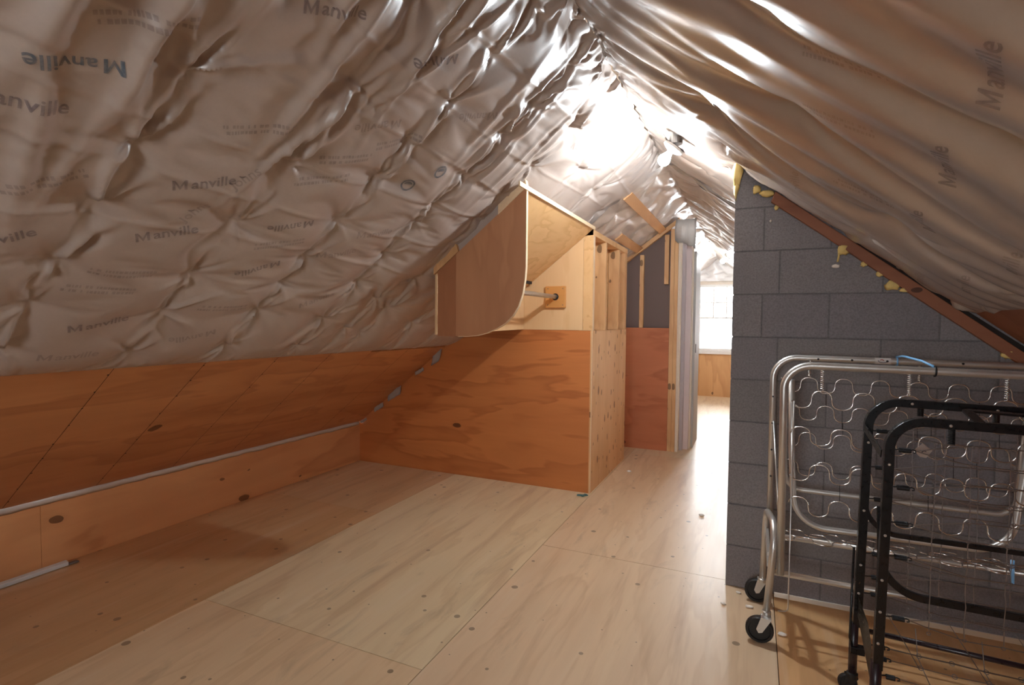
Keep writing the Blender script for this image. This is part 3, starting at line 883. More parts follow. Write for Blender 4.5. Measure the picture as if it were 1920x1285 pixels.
# yellow foam bits squeezed out along that board
foams = [(-.092, 2.000, .022, .020, .055, 'tall ragged yellow foam at the top left corner of the block wall'),
         (-.008, 1.912, .017, .014, .021, 'round pale yellow foam lump near the top of the sloping board'),
         (.036, 1.890, .034, .014, .014, 'flat yellow foam smear beside the round lump at the board top'),
         (.079, 1.822, .009, .009, .012, 'tiny foam crumb under the upper end of the sloping board'),
         (.349, 1.616, .022, .016, .024, 'yellow foam lump with a drip a third of the way down the sloping board'),
         (.429, 1.549, .013, .010, .011, 'small orange foam curl below the middle of the sloping board'),
         (.488, 1.506, .014, .010, .013, 'small orange foam bead between curl and big lump on the board'),
         (.538, 1.457, .032, .017, .022, 'biggest yellow foam lump halfway down the sloping board'),
         (.930, 1.172, .022, .012, .020, 'pale foam flake at the low right end of the sloping board')]
for i, (x, z, a, b, c, lab) in enumerate(foams):
    bm = bmesh.new(); blob(bm, (x, YW - .018, z), (a, b, c), i, 2, .28)
    if i == 7: blob(bm, (x + .043, YW - .018, z - .023), (.020, .012, .010), 31, 2, .3)
    if i == 4: sweep(bm, [(.345, YW - .02, 1.620), (.331, YW - .024, 1.612), (.333, YW - .022, 1.59), (.329, YW - .02, 1.563)], .0042, 8)
    if i == 0: blob(bm, (-.096, YW - .004, 1.935), (.013, .016, .055), 52, 2, .3)
    tag(obj('spray_foam', bm, M['foam'], smooth=True), lab, 'foam', 'spray foam lumps along the sloping board')
bm = bmesh.new(); blob(bm, (.325, YW - .008, 1.546), (.016, .007, .008), 77, 2, .3)
tag(obj('foam_flake', bm, M['crumb'], smooth=True), 'white foam flake stuck on the block wall under the dripping lump', 'foam flake')
bm = bmesh.new(); blob(bm, (.057, YW - .004, 1.765), (.006, .005, .007), 78, 1, .3)
tag(obj('foam_flake', bm, M['crumb'], smooth=True), 'tiny pale flake stuck high on the block wall near its left edge', 'foam flake')

# crumbs on the floor
for i, (x, y, sz, lab) in enumerate(((-.039, 2.74, .012, 'white foam crumb on the floor in front of the block wall corner'), (.010, 2.62, .016, 'flat white foam crumb on the floor beside the rear silver caster'),
                                (.135, 2.44, .018, 'white foam cylinder crumb on the floor under the silver bed'), (-.954, 4.60, .02, 'white foam crumbs on the floor beside the knotty closet side'),
                                (-.10, 2.60, .012, 'pale crumb on the floor left of the rear caster'), (-.29, 3.75, .018, 'white plastic scrap on the bright corridor floor near the block wall'))):
    bm = bmesh.new(); blob(bm, (x, y, sz * .38), (sz, sz * .6, sz * .4), i + 90, 2, .25)
    tag(obj('crumb', bm, M['crumb'], smooth=True), lab, 'crumb', 'white crumbs on the floor')
bm = bmesh.new()
sweep(bm, [(-1.17, 3.80, .004), (-1.13, 3.805, .006), (-1.10, 3.83, .004)], .01, 6, prof=[(-.002, -.014), (.002, -.014), (.003, .012), (-.002, .014)])
sweep(bm, [(-1.125, 3.775, .007), (-1.115, 3.84, .006)], .01, 6, prof=[(-.002, -.009), (.002, -.009), (.002, .009), (-.002, .009)])
tag(obj('tape_scrap', bm, M['teal']), 'torn teal tape scrap on the floor at the partition corner', 'tape')
# ------------------------------------------------------------------ silver folding bed
sb_ = thing('folding_bed_frame', 'silver tubular folding bed frame with zigzag springs standing against the block wall', 'bed frame', (.5, 2.55, 0))
def tube(name, pts, r, mat, parent, seg=12, smooth=True, closed=False):
    bm = bmesh.new(); sweep(bm, pts, r, seg, closed)
    return obj(name, bm, mat, parent, smooth=smooth)
YR_, YFr = 2.68, 2.38
rear = tube('deck_frame', fillet([(.084, YR_, .40), (.082, YR_, 1.137), (1.02, YR_, 1.130), (1.02, YR_, .40)], .095, 10), .0135, M['silver'], sb_)
front = tube('deck_frame', fillet([(.118, YFr, .28), (.112, YFr, 1.124), (1.04, YFr, 1.114), (1.04, YFr, .28)], .095, 10), .0145, M['silver'], sb_)
for k in range(5):                                     # little holes with rivets along the rear rail
    x = .255 + k * .125
    bm = bmesh.new(); lathe(bm, [(.0045, -.001), (.0045, .002)], (x, YR_ - .0142, 1.134), 'Y', 10)
    obj('rivet', bm, M['coil'], rear)
for z in (.96, .84, .72, .60):
    bm = bmesh.new(); lathe(bm, [(.004, -.001), (.004, .002)], (.083, YR_ - .0142, z), 'Y', 10)
    obj('rivet', bm, M['coil'], rear)
tube('support_loop', fillet([(.142, 2.44, 1.06), (.150, 2.44, .76), (.168, 2.44, .468), (.845, 2.44, .478), (.885, 2.44, .85), (.89, 2.44, 1.06)], [.4, .12, .12, .3], 10), .0115, M['silver'], sb_)
tube('support_loop', fillet([(.13, 2.65, .95), (.14, 2.65, .558), (.93, 2.65, .556), (.95, 2.65, .95)], .07, 8), .011, M['silver'], sb_)
tube('stretcher', [(.095, 2.50, .235), (1.02, 2.50, .232)], .0125, M['silver'], sb_)
tube('stretcher', [(.115, 2.52, .385), (1.03, 2.52, .385)], .011, M['silver'], sb_)
bm = bmesh.new(); box(bm, .10, 1.0, 2.42, 2.425, .165, .185)
obj('flat_bar', bm, M['silver'], sb_, bevel=.001)
tube('link_rod', fillet([(.150, 2.39, .98), (.150, 2.39, .13), (.115, 2.40, .12)], .02, 5), .0028, M['silver'], sb_, 8)
tube('link_rod', [(.088, 2.66, .85), (.112, 2.42, .45)], .004, M['silver'], sb_, 8)
def caster(parent, stem, wheel, r, w, mat_fork):
    sx, sy, sz = stem; wx, wy, wz = wheel
    bm = bmesh.new()
    lathe(bm, [(.016, sz - .012), (.018, sz - .006), (.018, sz + .004), (.013, sz + .008)], (sx, sy, 0), 'Z', 18)
    for s in (-1, 1):
        y = wy + s * (w / 2 + .004)
        pts = [(sx + .018, sz - .010), (sx - .020, sz - .006), (wx - .012, wz + .006), (wx - .004, wz - .008), (wx + .010, wz - .004)]
        prism_xz(bm, pts, y - .0015, y + .0015)
    box(bm, sx - .02, sx + .018, wy - w / 2 - .004, max(wy + w / 2 + .004, sy), sz - .012, sz - .008)
    lathe(bm, [(.006, -w / 2 - .008), (.006, w / 2 + .008)], (wx, wy, wz), 'Y', 12)
    f = obj('caster', bm, mat_fork, parent)
    bm = bmesh.new()
    lathe(bm, [(r * .35, -w * .32), (r * .74, -w * .32), (r * .78, -w * .5), (r * .93, -w * .5), (r, -w * .3), (r, w * .3), (r * .93, w * .5), (r * .78, w * .5), (r * .74, w * .32), (r * .35, w * .32)], (wx, wy, wz), 'Y', 32)
    obj('wheel', bm, M['rubber'], f, smooth=False)
for (ox, sgn) in ((0, 1), (.955, -1)):
    X = lambda v: .50 - (.50 - v) * sgn if sgn == 1 else 1.105 - v
    tube('leg_frame', fillet([(X(.061), 2.68, .118), (X(.069), 2.68, .445), (X(.098), 2.38, .475), (X(.072), 2.38, .118)], [.075, .10], 10), .0135, M['silver'], sb_, 14)
    bm = bmesh.new()
    for z in (.30, .345): box(bm, X(.075) - .006, X(.075) + .006, 2.385, 2.675, z, z + .016)
    obj('leg_brace', bm, M['silver'], sb_, bevel=.001)
    caster(sb_, (X(.072), 2.38, .115), (X(.048), 2.355, .0525), .0525, .028, M['silver'])
    caster(sb_, (X(.061), 2.68, .115), (X(.040), 2.70, .0525), .0525, .028, M['silver'])

def zigzag(x0, x1, y, z, lam, A, ph, tilt=0, flat=False):
    pts = []; n = int((x1 - x0) / lam * 18)
    for k in range(n + 1):
        x = x0 + (x1 - x0) * k / n
        a = 2 * PI * (x - ph) / lam
        off = A * math.cos(a)
        xx = x + .075 * lam * math.sin(2 * a)
        pts.append((xx, y + off, z) if flat else (xx, y, z + off + tilt * (x - x0)))
    return pts
for lay_, (y, x0, zs, lam, A, ph) in {'f': (2.395, .145, (.99, .845, .70, .565), .139, .035, .245), 'r': (2.655, .105, (1.02, .90, .78, .655), .130, .033, .222)}.items():
    for i, z in enumerate(zs):
        p_ = ph + (.5 * lam if i % 2 else 0)
        tube('zigzag_spring', zigzag(x0, 1.02, y, z, lam, A, p_), .0024, M['wire'], sb_, 7)
        x = p_ + lam
        while i < len(zs) - 1 and x < 1.0:
            tube('tie_wire', [(x - lam * .5, y, z - A), (x - lam * .5 + .002, y, zs[i + 1] + A)], .0011, M['coil'], sb_, 5)
            x += lam * 2
    x = ph + (.0 if lay_ == 'f' else .0); ztop = zs[0] + A
    top = 1.110 if lay_ == 'f' else 1.125
    while x < 1.0:
        bm = bmesh.new(); pts = []
        L = top - ztop
        for k in range(90):
            a = k * 2 * PI / 9
            pts.append((x + .0058 * math.cos(a), y + .0058 * math.sin(a), ztop + .006 + (L - .01) * k / 89))
        sweep(bm, [(x, y, ztop)] + pts + [(x, y, top)], .0019, 5)
        obj('coil_spring', bm, M['wire'], sb_, smooth=True)
        x += lam * (2 if lay_ == 'f' else 3)
for i, (y, z) in enumerate(((2.42, .42), (2.53, .40), (2.63, .375))):      # the folded middle deck, edge on
    tube('zigzag_spring', zigzag(.13, 1.02, y, z, .135, .030, .2 + .06 * i, flat=True), .0024, M['wire'], sb_, 7)
# maker's sticker on the rear rail
bm = bmesh.new()
for k in range(9):
    pass
pr_ = []
for k in range(9):
    a = -1.35 + 2.5 * k / 8
    pr_.append((YR_ - .0139 * math.cos(a), 1.134 + .0139 * math.sin(a)))
a_ = [bm.verts.new((.462, y, z)) for y, z in pr_]; b_ = [bm.verts.new((.518, y, z)) for y, z in pr_]
for k in range(8): bm.faces.new((a_[k], a_[k + 1], b_[k + 1], b_[k]))
st = tag(obj('sticker', bm, M['sticker'], sb_), 'white sticker with a red mark on the rear rail')
bm = bmesh.new()
pts = [(.490 + .017 * math.cos(a), YR_ - .0150, 1.137 + .010 * math.sin(a)) for a in [PI + PI * k / 10 for k in range(11)]]
sweep(bm, pts, .0011, 5); obj('sticker_arc', bm, M['ink'], st)
bm = bmesh.new(); sweep(bm, [(.480, YR_ - .0152, 1.139), (.486, YR_ - .0152, 1.141), (.493, YR_ - .0152, 1.137)], .0016, 5); obj('sticker_mark', bm, M['redink'], st)

# blue strap tying the two rails
bs = thing('cable_tie', 'light blue plastic tie bridging the two top rails of the silver bed', 'tie', (.57, 2.52, 1.14))
bm = bmesh.new(); sweep(bm, fillet([(.540, 2.690, 1.152), (.548, 2.62, 1.160), (.578, 2.48, 1.150), (.592, 2.385, 1.1365)], .15, 6), .0045, 8)
obj('strap', bm, M['bluestrap'], bs, smooth=True)
for c, (x, y, z) in enumerate(((.540, YR_, 1.1335), (.594, YFr, 1.1194))):
    bm = bmesh.new()
    r = .0165 if c == 0 else .0178
    pts = [(x, y + r * math.cos(a), z + r * math.sin(a)) for a in [2 * PI * k / 20 for k in range(20)]]
    sweep(bm, pts, .0032, 6, closed=True)
    obj('strap_loop', bm, M['bluestrap'] if c == 0 else M['coil'], bs, smooth=True)

# ------------------------------------------------------------------ black folding bed
bb = thing('folding_bed_frame', 'black angle-iron folding bed frame with link wire deck in front of the silver one', 'bed frame', (.70, 2.05, 0))
def angle_iron(name, pts, y, w, d, th, parent, mat, back=1):
    P = [Vector((p[0], p[2])) for p in pts]
    prof = [(0, 0), (w, 0), (w, th), (th, th), (th, d), (0, d)]
    bm = bmesh.new(); rings = []
    for i in range(len(P)):
        a = P[max(0, i - 1)]; b = P[min(len(P) - 1, i + 1)]
        t_ = (b - a).normalized(); n = Vector((t_.y, -t_.x))
        rings.append([bm.verts.new((P[i].x + n.x * q[0], y + back * q[1], P[i].y + n.y * q[0])) for q in prof])
    for A, B in zip(rings[:-1], rings[1:]):
        for k in range(6): bm.faces.new((A[k], A[(k + 1) % 6], B[(k + 1) % 6], B[k]))
    bm.faces.new(rings[0]); bm.faces.new(rings[-1][::-1])
    return obj(name, bm, mat, parent, bevel=.0015)
YB1, YB2 = 2.15, 1.95
f1 = angle_iron('deck_frame', fillet([(.336, 0, .24), (.351, 0, 1.040), (1.10, 0, 1.026), (1.115, 0, .24)], .10, 12), YB1, .026, .026, .003, bb, M['black'])
f2 = angle_iron('deck_frame', fillet([(.361, 0, .215), (.373, 0, 1.010), (1.10, 0, .998), (1.112, 0, .215)], .10, 12), YB2, .026, .026, .003, bb, M['black'])
angle_iron('deck_loop', fillet([(.366, 0, .80), (.372, 0, .585), (1.09, 0, .585), (1.095, 0, .80)][:3], .09, 12), YB1 + .004, .016, .012, .003, bb, M['black'])
angle_iron('deck_loop', fillet([(.383, 0, .72), (.392, 0, .462), (1.08, 0, .452)], .105, 12), YB2 + .03, .022, .014, .003, bb, M['black'])
def rivets(par, pts, y):
    for (x, z) in pts:
        bm = bmesh.new(); lathe(bm, [(.0042, .001), (.0042, -.0015), (.002, -.003)], (x, y, z), 'Y', 12)
        obj('rivet', bm, M['silver'], par)
rivets(f1, [(.362, .885), (.356, .65), (.352, .46), (.349, .36), (.48, 1.025), (.70, 1.019)], YB1)
rivets(f2, [(.384, .86), (.380, .64), (.376, .50), (.374, .40), (.372, .30), (.53, .991), (.74, .988)], YB2)

def coil_x(parent, x0, x1, y, z):
    bm = bmesh.new(); pts = []; n = 13
    for k in range(n * 8 + 1):
        a = 2 * PI * k / 8
        pts.append((x0 + .006 + (x1 - x0 - .012) * k / (n * 8), y + .0062 * math.cos(a), z + .0062 * math.sin(a)))
    sweep(bm, [(x0 - .014, y, z)] + pts + [(x1, y, z + .004), (x1 + .006, y, z + .002), (x1 + .007, y, z - .004), (x1 + .001, y, z - .005)], .0022, 5)
    return obj('coil_spring', bm, M['coil'], parent, smooth=True)
def deck(parent, y, x0, zs, vx, x1, seed):
    rr = random.Random(seed)
    bm = bmesh.new()
    jit = lambda a=.003: (rr.random() - .5) * 2 * a
    W_ = .0016
    for z in zs:
        coil_x(parent, x0, x0 + .042, y, z)
        xs0 = x0 + .050
        prev = {}
        for s in (1, -1):
            pts = [(xs0, y, z)]
            pts.append((vx[0] + jit(), y, z + s * .012))
            for q, xv in enumerate(vx[1:]):
                pts.append((xv + jit(), y, z + s * .028 + jit(.002)))
            pts.append((x1, y, z + s * .028))
            sweep(bm, pts, W_, 5)
    for xv in vx:
        pts = []
        z = max(zs) + .03
        while z > min(zs) - .03:
            pts.append((xv + jit(.002), y + .0015, z)); z -= .03
        sweep(bm, pts, W_, 5)
        for zc in zs:
            for s in (1, -1):
                c = (xv, y, zc + s * .028)
                sweep(bm, [(c[0] + .005 * math.cos(a), y, c[2] + .005 * math.sin(a)) for a in [2 * PI * k / 8 for k in range(8)]], .0011, 4, closed=True)
    return obj('link_wire_deck', bm, M['blackwire'], parent)
deck(bb, YB2 + .012, .402, (.905, .79, .68, .575, .385), (.50, .585, .675, .765, .855), 1.09, 1)
deck(bb, YB1 + .012, .380, (.925, .80, .69, .50, .42, .36), (.49, .575, .665, .755, .845, .935), 1.09, 2)
for fx, y, z0, z1 in ((.505, YB1 + .01, .985, 1.015), (.70, YB1 + .01, .98, 1.01), (.535, YB2 + .01, .935, .982), (.755, YB2 + .01, .935, .98)):
    bm = bmesh.new(); pts = []
    for k in range(81):
        a = 2 * PI * k / 8; pts.append((fx + .0075 * math.cos(a), y + .0075 * math.sin(a), z0 + (z1 - z0) * k / 80))
    sweep(bm, pts, .0022, 5); obj('coil_spring', bm, M['coil'], bb, smooth=True)
# flat links between the two frames
def strap_bar(name, a, b, w, th, mat, parent=bb):
    a, b = Vector(a), Vector(b); d = (b - a).normalized()
    up = Vector((0, 0, 1)); s = d.cross(up).normalized(); u2 = s.cross(d)
    bm = bmesh.new()
    r0 = [bm.verts.new(a + s * th * i + u2 * w * j) for i, j in ((-.5, -.5), (.5, -.5), (.5, .5), (-.5, .5))]
    r1 = [bm.verts.new(b + s * th * i + u2 * w * j) for i, j in ((-.5, -.5), (.5, -.5), (.5, .5), (-.5, .5))]
    bm.faces.new(r0); bm.faces.new(r1[::-1])
    for k in range(4): bm.faces.new((r0[k], r0[(k + 1) % 4], r1[(k + 1) % 4], r1[k]))
    return obj(name, bm, mat, parent, bevel=.001)
strap_bar('link_bar', (.350, YB1 + .0, .935), (.368, YB2 + .03, .885), .026, .004, M['black'])
bm = bmesh.new(); sweep(bm, fillet([(.60, YB2 + .015, 1.004), (.605, YB1 - .06, 1.022), (.92, YB1 - .06, 1.012), (.92, YB2 + .015, .995)], .012, 4), .006, 6, prof=[(-.003, -.013), (.003, -.013), (.003, .013), (-.003, .013)])
obj('handle_bar', bm, M['black'], bb)
# lower gusset sheet between the legs
bm = bmesh.new()
g = [(.345, YB1 + .0, .36), (.345, YB1, .30), (.372, YB2 + .028, .10), (.372, YB2 + .028, .20), (.362, YB2 + .10, .31)]
fa = bm.faces.new([bm.verts.new(p) for p in g]); bmesh.ops.solidify(bm, geom=[fa], thickness=.003)
obj('gusset_plate', bm, M['black'], bb)
tube('lever_rod', fillet([(.330, YB1 - .005, .52), (.326, YB1 - .01, .205), (.335, YB1 + .0, .175)], .02, 5), .0038, M['black'], bb, 8)
bm = bmesh.new(); box(bm, .330, .372, YB1 - .01, YB1 + .02, .148, .172); obj('leg_bracket', bm, M['black'], bb, bevel=.001)
tube('leg', [(.341, YB1 + .012, .25), (.340, YB1 + .012, .066)], .0135, M['purpleleg'], bb, 14)
tube('leg', [(.371, YB2 + .014, .235), (.371, YB2 + .014, .066)], .0155, M['purpleleg'], bb, 14)
for yy in (YB1 + .012, YB2 + .014):
    tube('leg', [(1.10, yy, .25), (1.10, yy, .066)], .0145, M['purpleleg'], bb, 14)
caster(bb, (.340, YB1 + .012, .066), (.328, YB1 + .018, .030), .030, .018, M['rubber'])
caster(bb, (.371, YB2 + .014, .066), (.358, YB2 + .022, .030), .030, .018, M['rubber'])
caster(bb, (1.10, YB1 + .012, .066), (1.088, YB1 + .018, .030), .030, .018, M['rubber'])
caster(bb, (1.10, YB2 + .014, .066), (1.088, YB2 + .022, .030), .030, .018, M['rubber'])
# folded middle deck near the floor
tube('cross_tube', [(.372, 2.13, .245), (1.09, 2.13, .225)], .0085, M['purpleleg'], bb, 10)
bm = bmesh.new(); rr = random.Random(9)
for i, (y, z, x0) in enumerate(((2.085, .222, .388), (2.045, .205, .385), (1.99, .180, .398))):
    coil_x(bb, x0, x0 + .034, y, z)
    pts = [(x0 + .042, y, z)]
    x = x0 + .12
    while x < 1.08:
        pts.append((x, y + (rr.random() - .5) * .006, z - .02 * (x - x0) + (rr.random() - .5) * .004)); x += .085
    sweep(bm, pts, .0022 if i == 0 else .0015, 5)
    for p in pts[1:]:
        sweep(bm, [(p[0] + .007 * math.cos(a), p[1] + .004 * math.sin(a), p[2] + .005 * math.sin(a)) for a in [2 * PI * k / 8 for k in range(8)]], .0012, 4, closed=True)
for xv in (.50, .67, .84):
    sweep(bm, [(xv, 2.10, .30), (xv + .005, 2.085, .215), (xv + .02, 1.99, .175)], .0014, 5)
    sweep(bm, [(xv - .08, 2.13, .33), (xv - .03, 2.11, .25), (xv + .0, 2.04, .20)], .0014, 5)
obj('folded_wire_deck', bm, M['blackwire'], bb)
# paper tag
bm = bmesh.new(); c = Vector((.478, YB2 + .05, .900)); 
q = [(-.024, .0), (.0, .022), (.024, .004), (.006, -.018), (-.010, -.016)]
fa = bm.faces.new([bm.verts.new((c.x + a, c.y + b * .5, c.z + b)) for a, b in q]); bmesh.ops.solidify(bm, geom=[fa], thickness=.0012)
pt = tag(obj('paper_tag', bm, M['paper'], bb), 'small pale paper tag on the wires')
bm = bmesh.new(); sweep(bm, [(c.x - .004, c.y - .002, c.z - .003), (c.x + .002, c.y - .001, c.z + .002), (c.x + .008, c.y - .0, c.z - .001)], .0014, 5); obj('tag_mark', bm, M['ink'], pt)
bm = bmesh.new(); sweep(bm, [(.806, 2.30, .42), (.808, 2.31, .50)], .006, 8)
tag(obj('cable_tie', bm, M['bluestrap'], smooth=True), 'short light blue tie end at the right edge between the two bed frames', 'tie')

# ------------------------------------------------------------------ lamp on the right slope near the ridge
nn = Vector((.6199, 0, .7847)); tt = Vector((.7847, 0, -.6199)); e2 = Vector((0, 1, 0))
def lamp(BP, label):
    lp = thing('ceiling_lamp', label, 'lamp', tuple(BP + nn * .10), 'bare bulb lamps under the ridge')
    def turned(name, prof, mat, seg=28):
        """lathe about the lamp axis (h measured from the bulb centre towards the roof)"""
        bm = bmesh.new(); rings = []
        for r, h in prof:
            rings.append([bm.verts.new(BP + nn * h + (tt * math.cos(2 * PI * k / seg) + e2 * math.sin(2 * PI * k / seg)) * r) for k in range(seg)])
        for A, B in zip(rings[:-1], rings[1:]):
            for k in range(seg): bm.faces.new((A[k], A[(k + 1) % seg], B[(k + 1) % seg], B[k]))
        bm.faces.new(rings[0]); bm.faces.new(rings[-1])
        return obj(name, bm, mat, lp, smooth=True)
    turned('bulb', [(.004, -.031), (.016, -.027), (.026, -.017), (.031, -.003), (.029, .010), (.023, .023), (.016, .036), (.0135, .046)], M['bulb'])
    turned('screw_cap', [(.0135, .046), (.0135, .062)], M['galv'])
    turned('lampholder', [(.022, .052), (.045, .060), (.056, .068), (.057, .078), (.050, .082)], M['porcelain'])
    bm = bmesh.new()
    cs = [BP + nn * .086 + tt * a_ + e2 * b_ for a_, b_ in ((-.062, -.045), (-.045, -.030), (.045, -.030), (.070, -.045), (.070, .045), (.045, .030), (-.045, .030), (-.062, .045))]
    fa = bm.faces.new([bm.verts.new(p) for p in cs]); bmesh.ops.solidify(bm, geom=[fa], thickness=.006)
    obj('mounting_plate', bm, M['lampplate'], lp)
    bm = bmesh.new(); sweep(bm, [BP + nn * .088 + tt * -.05, BP + nn * .095 + tt * -.08 + e2 * -.02, BP + nn * .088 + tt * -.11 + e2 * -.03], .0028, 6)
    obj('wire', bm, M['lampplate'], lp)
    bm = bmesh.new(); lathe(bm, [(.034, 0), (.034, .075)], BP + nn * .093, 'Z', 20)
    obj('junction_box', bm, M['galv'], lp)
    return lp
lamp(Vector((-.45, 2.90, 2.131)), 'glowing bare bulb in a white lampholder on a grey plate beside the block wall top')
lamp(Vector((-.424, 8.0, 2.147)), 'small distant glowing bulb deep in the corridor above the far window')

# ------------------------------------------------------------------ the film
rows = {-.80: (1.4, 1.8, 2.2, 2.6, 3.0), -.38: (1.4, 1.7, 2.1, 2.5, 2.9, 3.2), .04: (1.4, 1.7, 2.0, 2.3, 2.6, 2.9, 3.15), .46: (1.38, 1.62, 1.9, 2.15, 2.4, 2.72, 3.0),
        .88: (1.36, 1.59, 1.79, 2.04, 2.26, 2.51, 2.95), 1.30: (1.30, 1.56, 1.77, 2.06, 2.36, 2.70, 3.02), 1.71: (1.33, 1.59, 1.77, 1.94, 2.17, 2.42, 2.61, 2.82, 3.04, 3.25),
        2.14: (1.30, 1.54, 1.84, 2.05, 2.27, 2.39, 2.59, 2.84, 3.01, 3.22), 2.56: (1.4, 1.65, 1.9, 2.2, 2.40, 2.59, 2.8, 3.06, 3.28), 2.98: (1.5, 1.9, 2.3, 2.6, 2.95, 3.2), 3.40: (1.5, 1.9, 2.3, 2.6, 2.9), 3.82: (1.6, 2.0, 2.4, 2.8)}
pins = [(u, s) for u, v in rows.items() for s in v] + [(2.39, 1.72), (2.39, 1.45), (1.10, 3.2), (1.5, 3.3), (1.95, 3.33), (2.35, 3.34)]
su = lambda u, s: .028 + .012 * np.clip((1.3 - u) / .8, 0, 1) + .008 * np.sin(u * 9 + s * 5) * np.sin(s * 7)
ss = lambda u, s: .016 + .008 * np.sin(u * 6 + 1) * np.cos(s * 9) + .02 * np.clip((s - 2.9) / .4, 0, 1)
pins += [(-.9 + .16 * k, 3.36) for k in range(31)]
FL = film_sim(-.9, 3.9, 1.17, 3.36, FH, pins, su, ss, .03, 3, (190, 120, 110), 3, edge_pins=('s0',), bend=.05)
add_stars(FL, pins, amp=.021, up=lambda u, s: 1.2 * np.clip((s - 2.2) / .5, 0, 1) + .6 * np.clip((1.5 - u) / .6, 0, 1))
q_ = FL['P']
lim = .080 - .035 * np.clip((q_[..., 0] - 2.3) / .3, 0, 1) * np.clip((q_[..., 1] - 1.9) / .2, 0, 1) * np.clip((2.95 - q_[..., 1]) / .1, 0, 1)
q_[..., 2] = lim * np.tanh(q_[..., 2] / lim)
rg = np.random.RandomState(12)
for k in range(40):                                    # long slack folds hanging from the ridge
    near = k < 18
    u0_ = rg.uniform(.25, 1.35) if near else rg.uniform(1.3, 2.5); a_ = rg.uniform(.012, .030) if near else rg.uniform(.008, .018)
    w_ = rg.uniform(.016, .034) if near else rg.uniform(.011, .024)
    sl_ = rg.normal() * .10; sm = rg.uniform(2.15, 2.95) if near else rg.uniform(2.6, 3.1); L_ = rg.uniform(.16, .32)
    q_[..., 2] += a_ * np.exp(-((q_[..., 0] - u0_ - sl_ * (q_[..., 1] - sm)) / w_) ** 2) * np.exp(-((q_[..., 1] - sm) / L_) ** 2)
for s_ in (2.39, 2.20, 2.83, 3.07, 1.98, 2.60):         # fold creases of the roll
    q_[..., 2] += .0040 * np.exp(-((q_[..., 1] - s_ - .03 * np.sin(q_[..., 0] * 2 + s_ * 9)) / .007) ** 2)
ps = thing('plastic_sheet', 'milky plastic sheet with puckered staple points covering the left roof slope', 'plastic sheet', (-1.8, 1.5, 1.2), )
fo = film_obj('sheet', FL, map_left, M['film'])
def parent_keep(o, p):
    o.parent = p; o.matrix_parent_inverse = Matrix.Translation(-wloc(p))
parent_keep(fo, ps)

rp = [(u, s) for u in (-.80, -.38, .04, .46, .88, 1.30, 1.71, 2.14, 2.56) for s in ((.06, .9, 1.72) if u in (.88, 1.71, -.38) else (.02, .6, 1.3, 1.74))]
rp += [(2.77, s) for s in (.68, .92, 1.2, 1.45, 1.7)] + [(u, s) for u in (2.98, 3.4, 3.82) for s in (.1, .4, .6)] + [(-.9 + .21 * k, -.02) for k in range(23)]
su = lambda u, s: .036 + .006 * np.clip((u - 1.7) / .8, 0, 1) + .006 * np.sin(s * 2 + u * 3)
ss = lambda u, s: .001 + .014 * np.clip((u - 1.9) / .8, 0, 1) * np.clip(1.2 - s, 0, 1)
FR = film_sim(-.9, 3.9, -.02, 1.80, FH, rp, su, ss, .035, 3, (150, 90, 70), 5, edge_pins=('s1',), bend=.30, jitter=.002)
q_ = FR['P']; lim = .10 - .058 * np.clip((q_[..., 0] - 2.35) / .25, 0, 1)
q_[..., 2] = lim * np.tanh(q_[..., 2] / lim)
add_stars(FR, [p for p in rp if p[0] > 2.0], 6, .009, up=lambda u, s: .8, n=(6, 9))
FR['mask'] = lambda u, s: u > 2.785
pr2 = thing('plastic_sheet', 'glossy brownish plastic sheet in long smooth folds covering the right roof slope', 'plastic sheet', (.3, 1.2, 1.5))
fo = film_obj('sheet', FR, map_right, M['filmR'], flip=True); parent_keep(fo, pr2)

# corridor: one thinner sheet over the ridge
rng_ = np.random.RandomState(21)
cpins = [(u, s) for u in (2.82, 3.3, 3.72, 4.14, 4.56, 4.98, 5.4, 5.8, 6.2, 6.6, 7.0, 7.5, 8.0, 8.5, 9.0, 9.5, 10.0) for s in (-.62, -.3, .12, .5, .85, 1.2)]
cpins = [(u + rng_.uniform(-.05, .05), s + rng_.uniform(-.08, .08)) for u, s in cpins]
FC = film_sim(3.86, 10.06, -.64, 1.40, .0125, cpins, .016, .014, .03, 3, (110, 60, 60), 9, jitter=.006, bend=.08)
add_stars(FC, cpins, 8, .008, n=(5, 8))
pc = thing('plastic_sheet', 'bright crinkled plastic sheet over the ridge of the corridor beyond the lamp', 'plastic sheet', (-.6, 6, 2.2))
fo = film_obj('sheet', FC, map_ridge, M['filmC'], flip=True); parent_keep(fo, pc)
FR['mask'] = lambda u, s: (u < 2.785) | (s > .69)
fo = film_obj('sheet', FR, map_right, M['filmR'], flip=True); parent_keep(fo, pc)

# white crumpled sheet hanging over the far gable
def map_gable(P):
    u, s, d = P[..., 0], P[..., 1], P[..., 2]
    return np.stack([u, YF - .05 - d, s], -1)
gp = [(x, z) for x in (-1.4, -1.1, -.8, -.5, -.2, .1) for z in (2.07, 2.2, 2.4)]
FG = film_sim(-1.8, .5, 2.03, 2.6, .0125, gp, .05, .05, .06, 3, (90, 50, 40), 13, jitter=.02, bend=.05)
pg = thing('plastic_sheet', 'white crumpled plastic sheet hanging above the far window', 'plastic sheet', (-.6, YF - .06, 2.05))
fo = film_obj('sheet', FG, map_gable, M['filmW']); parent_keep(fo, pg)

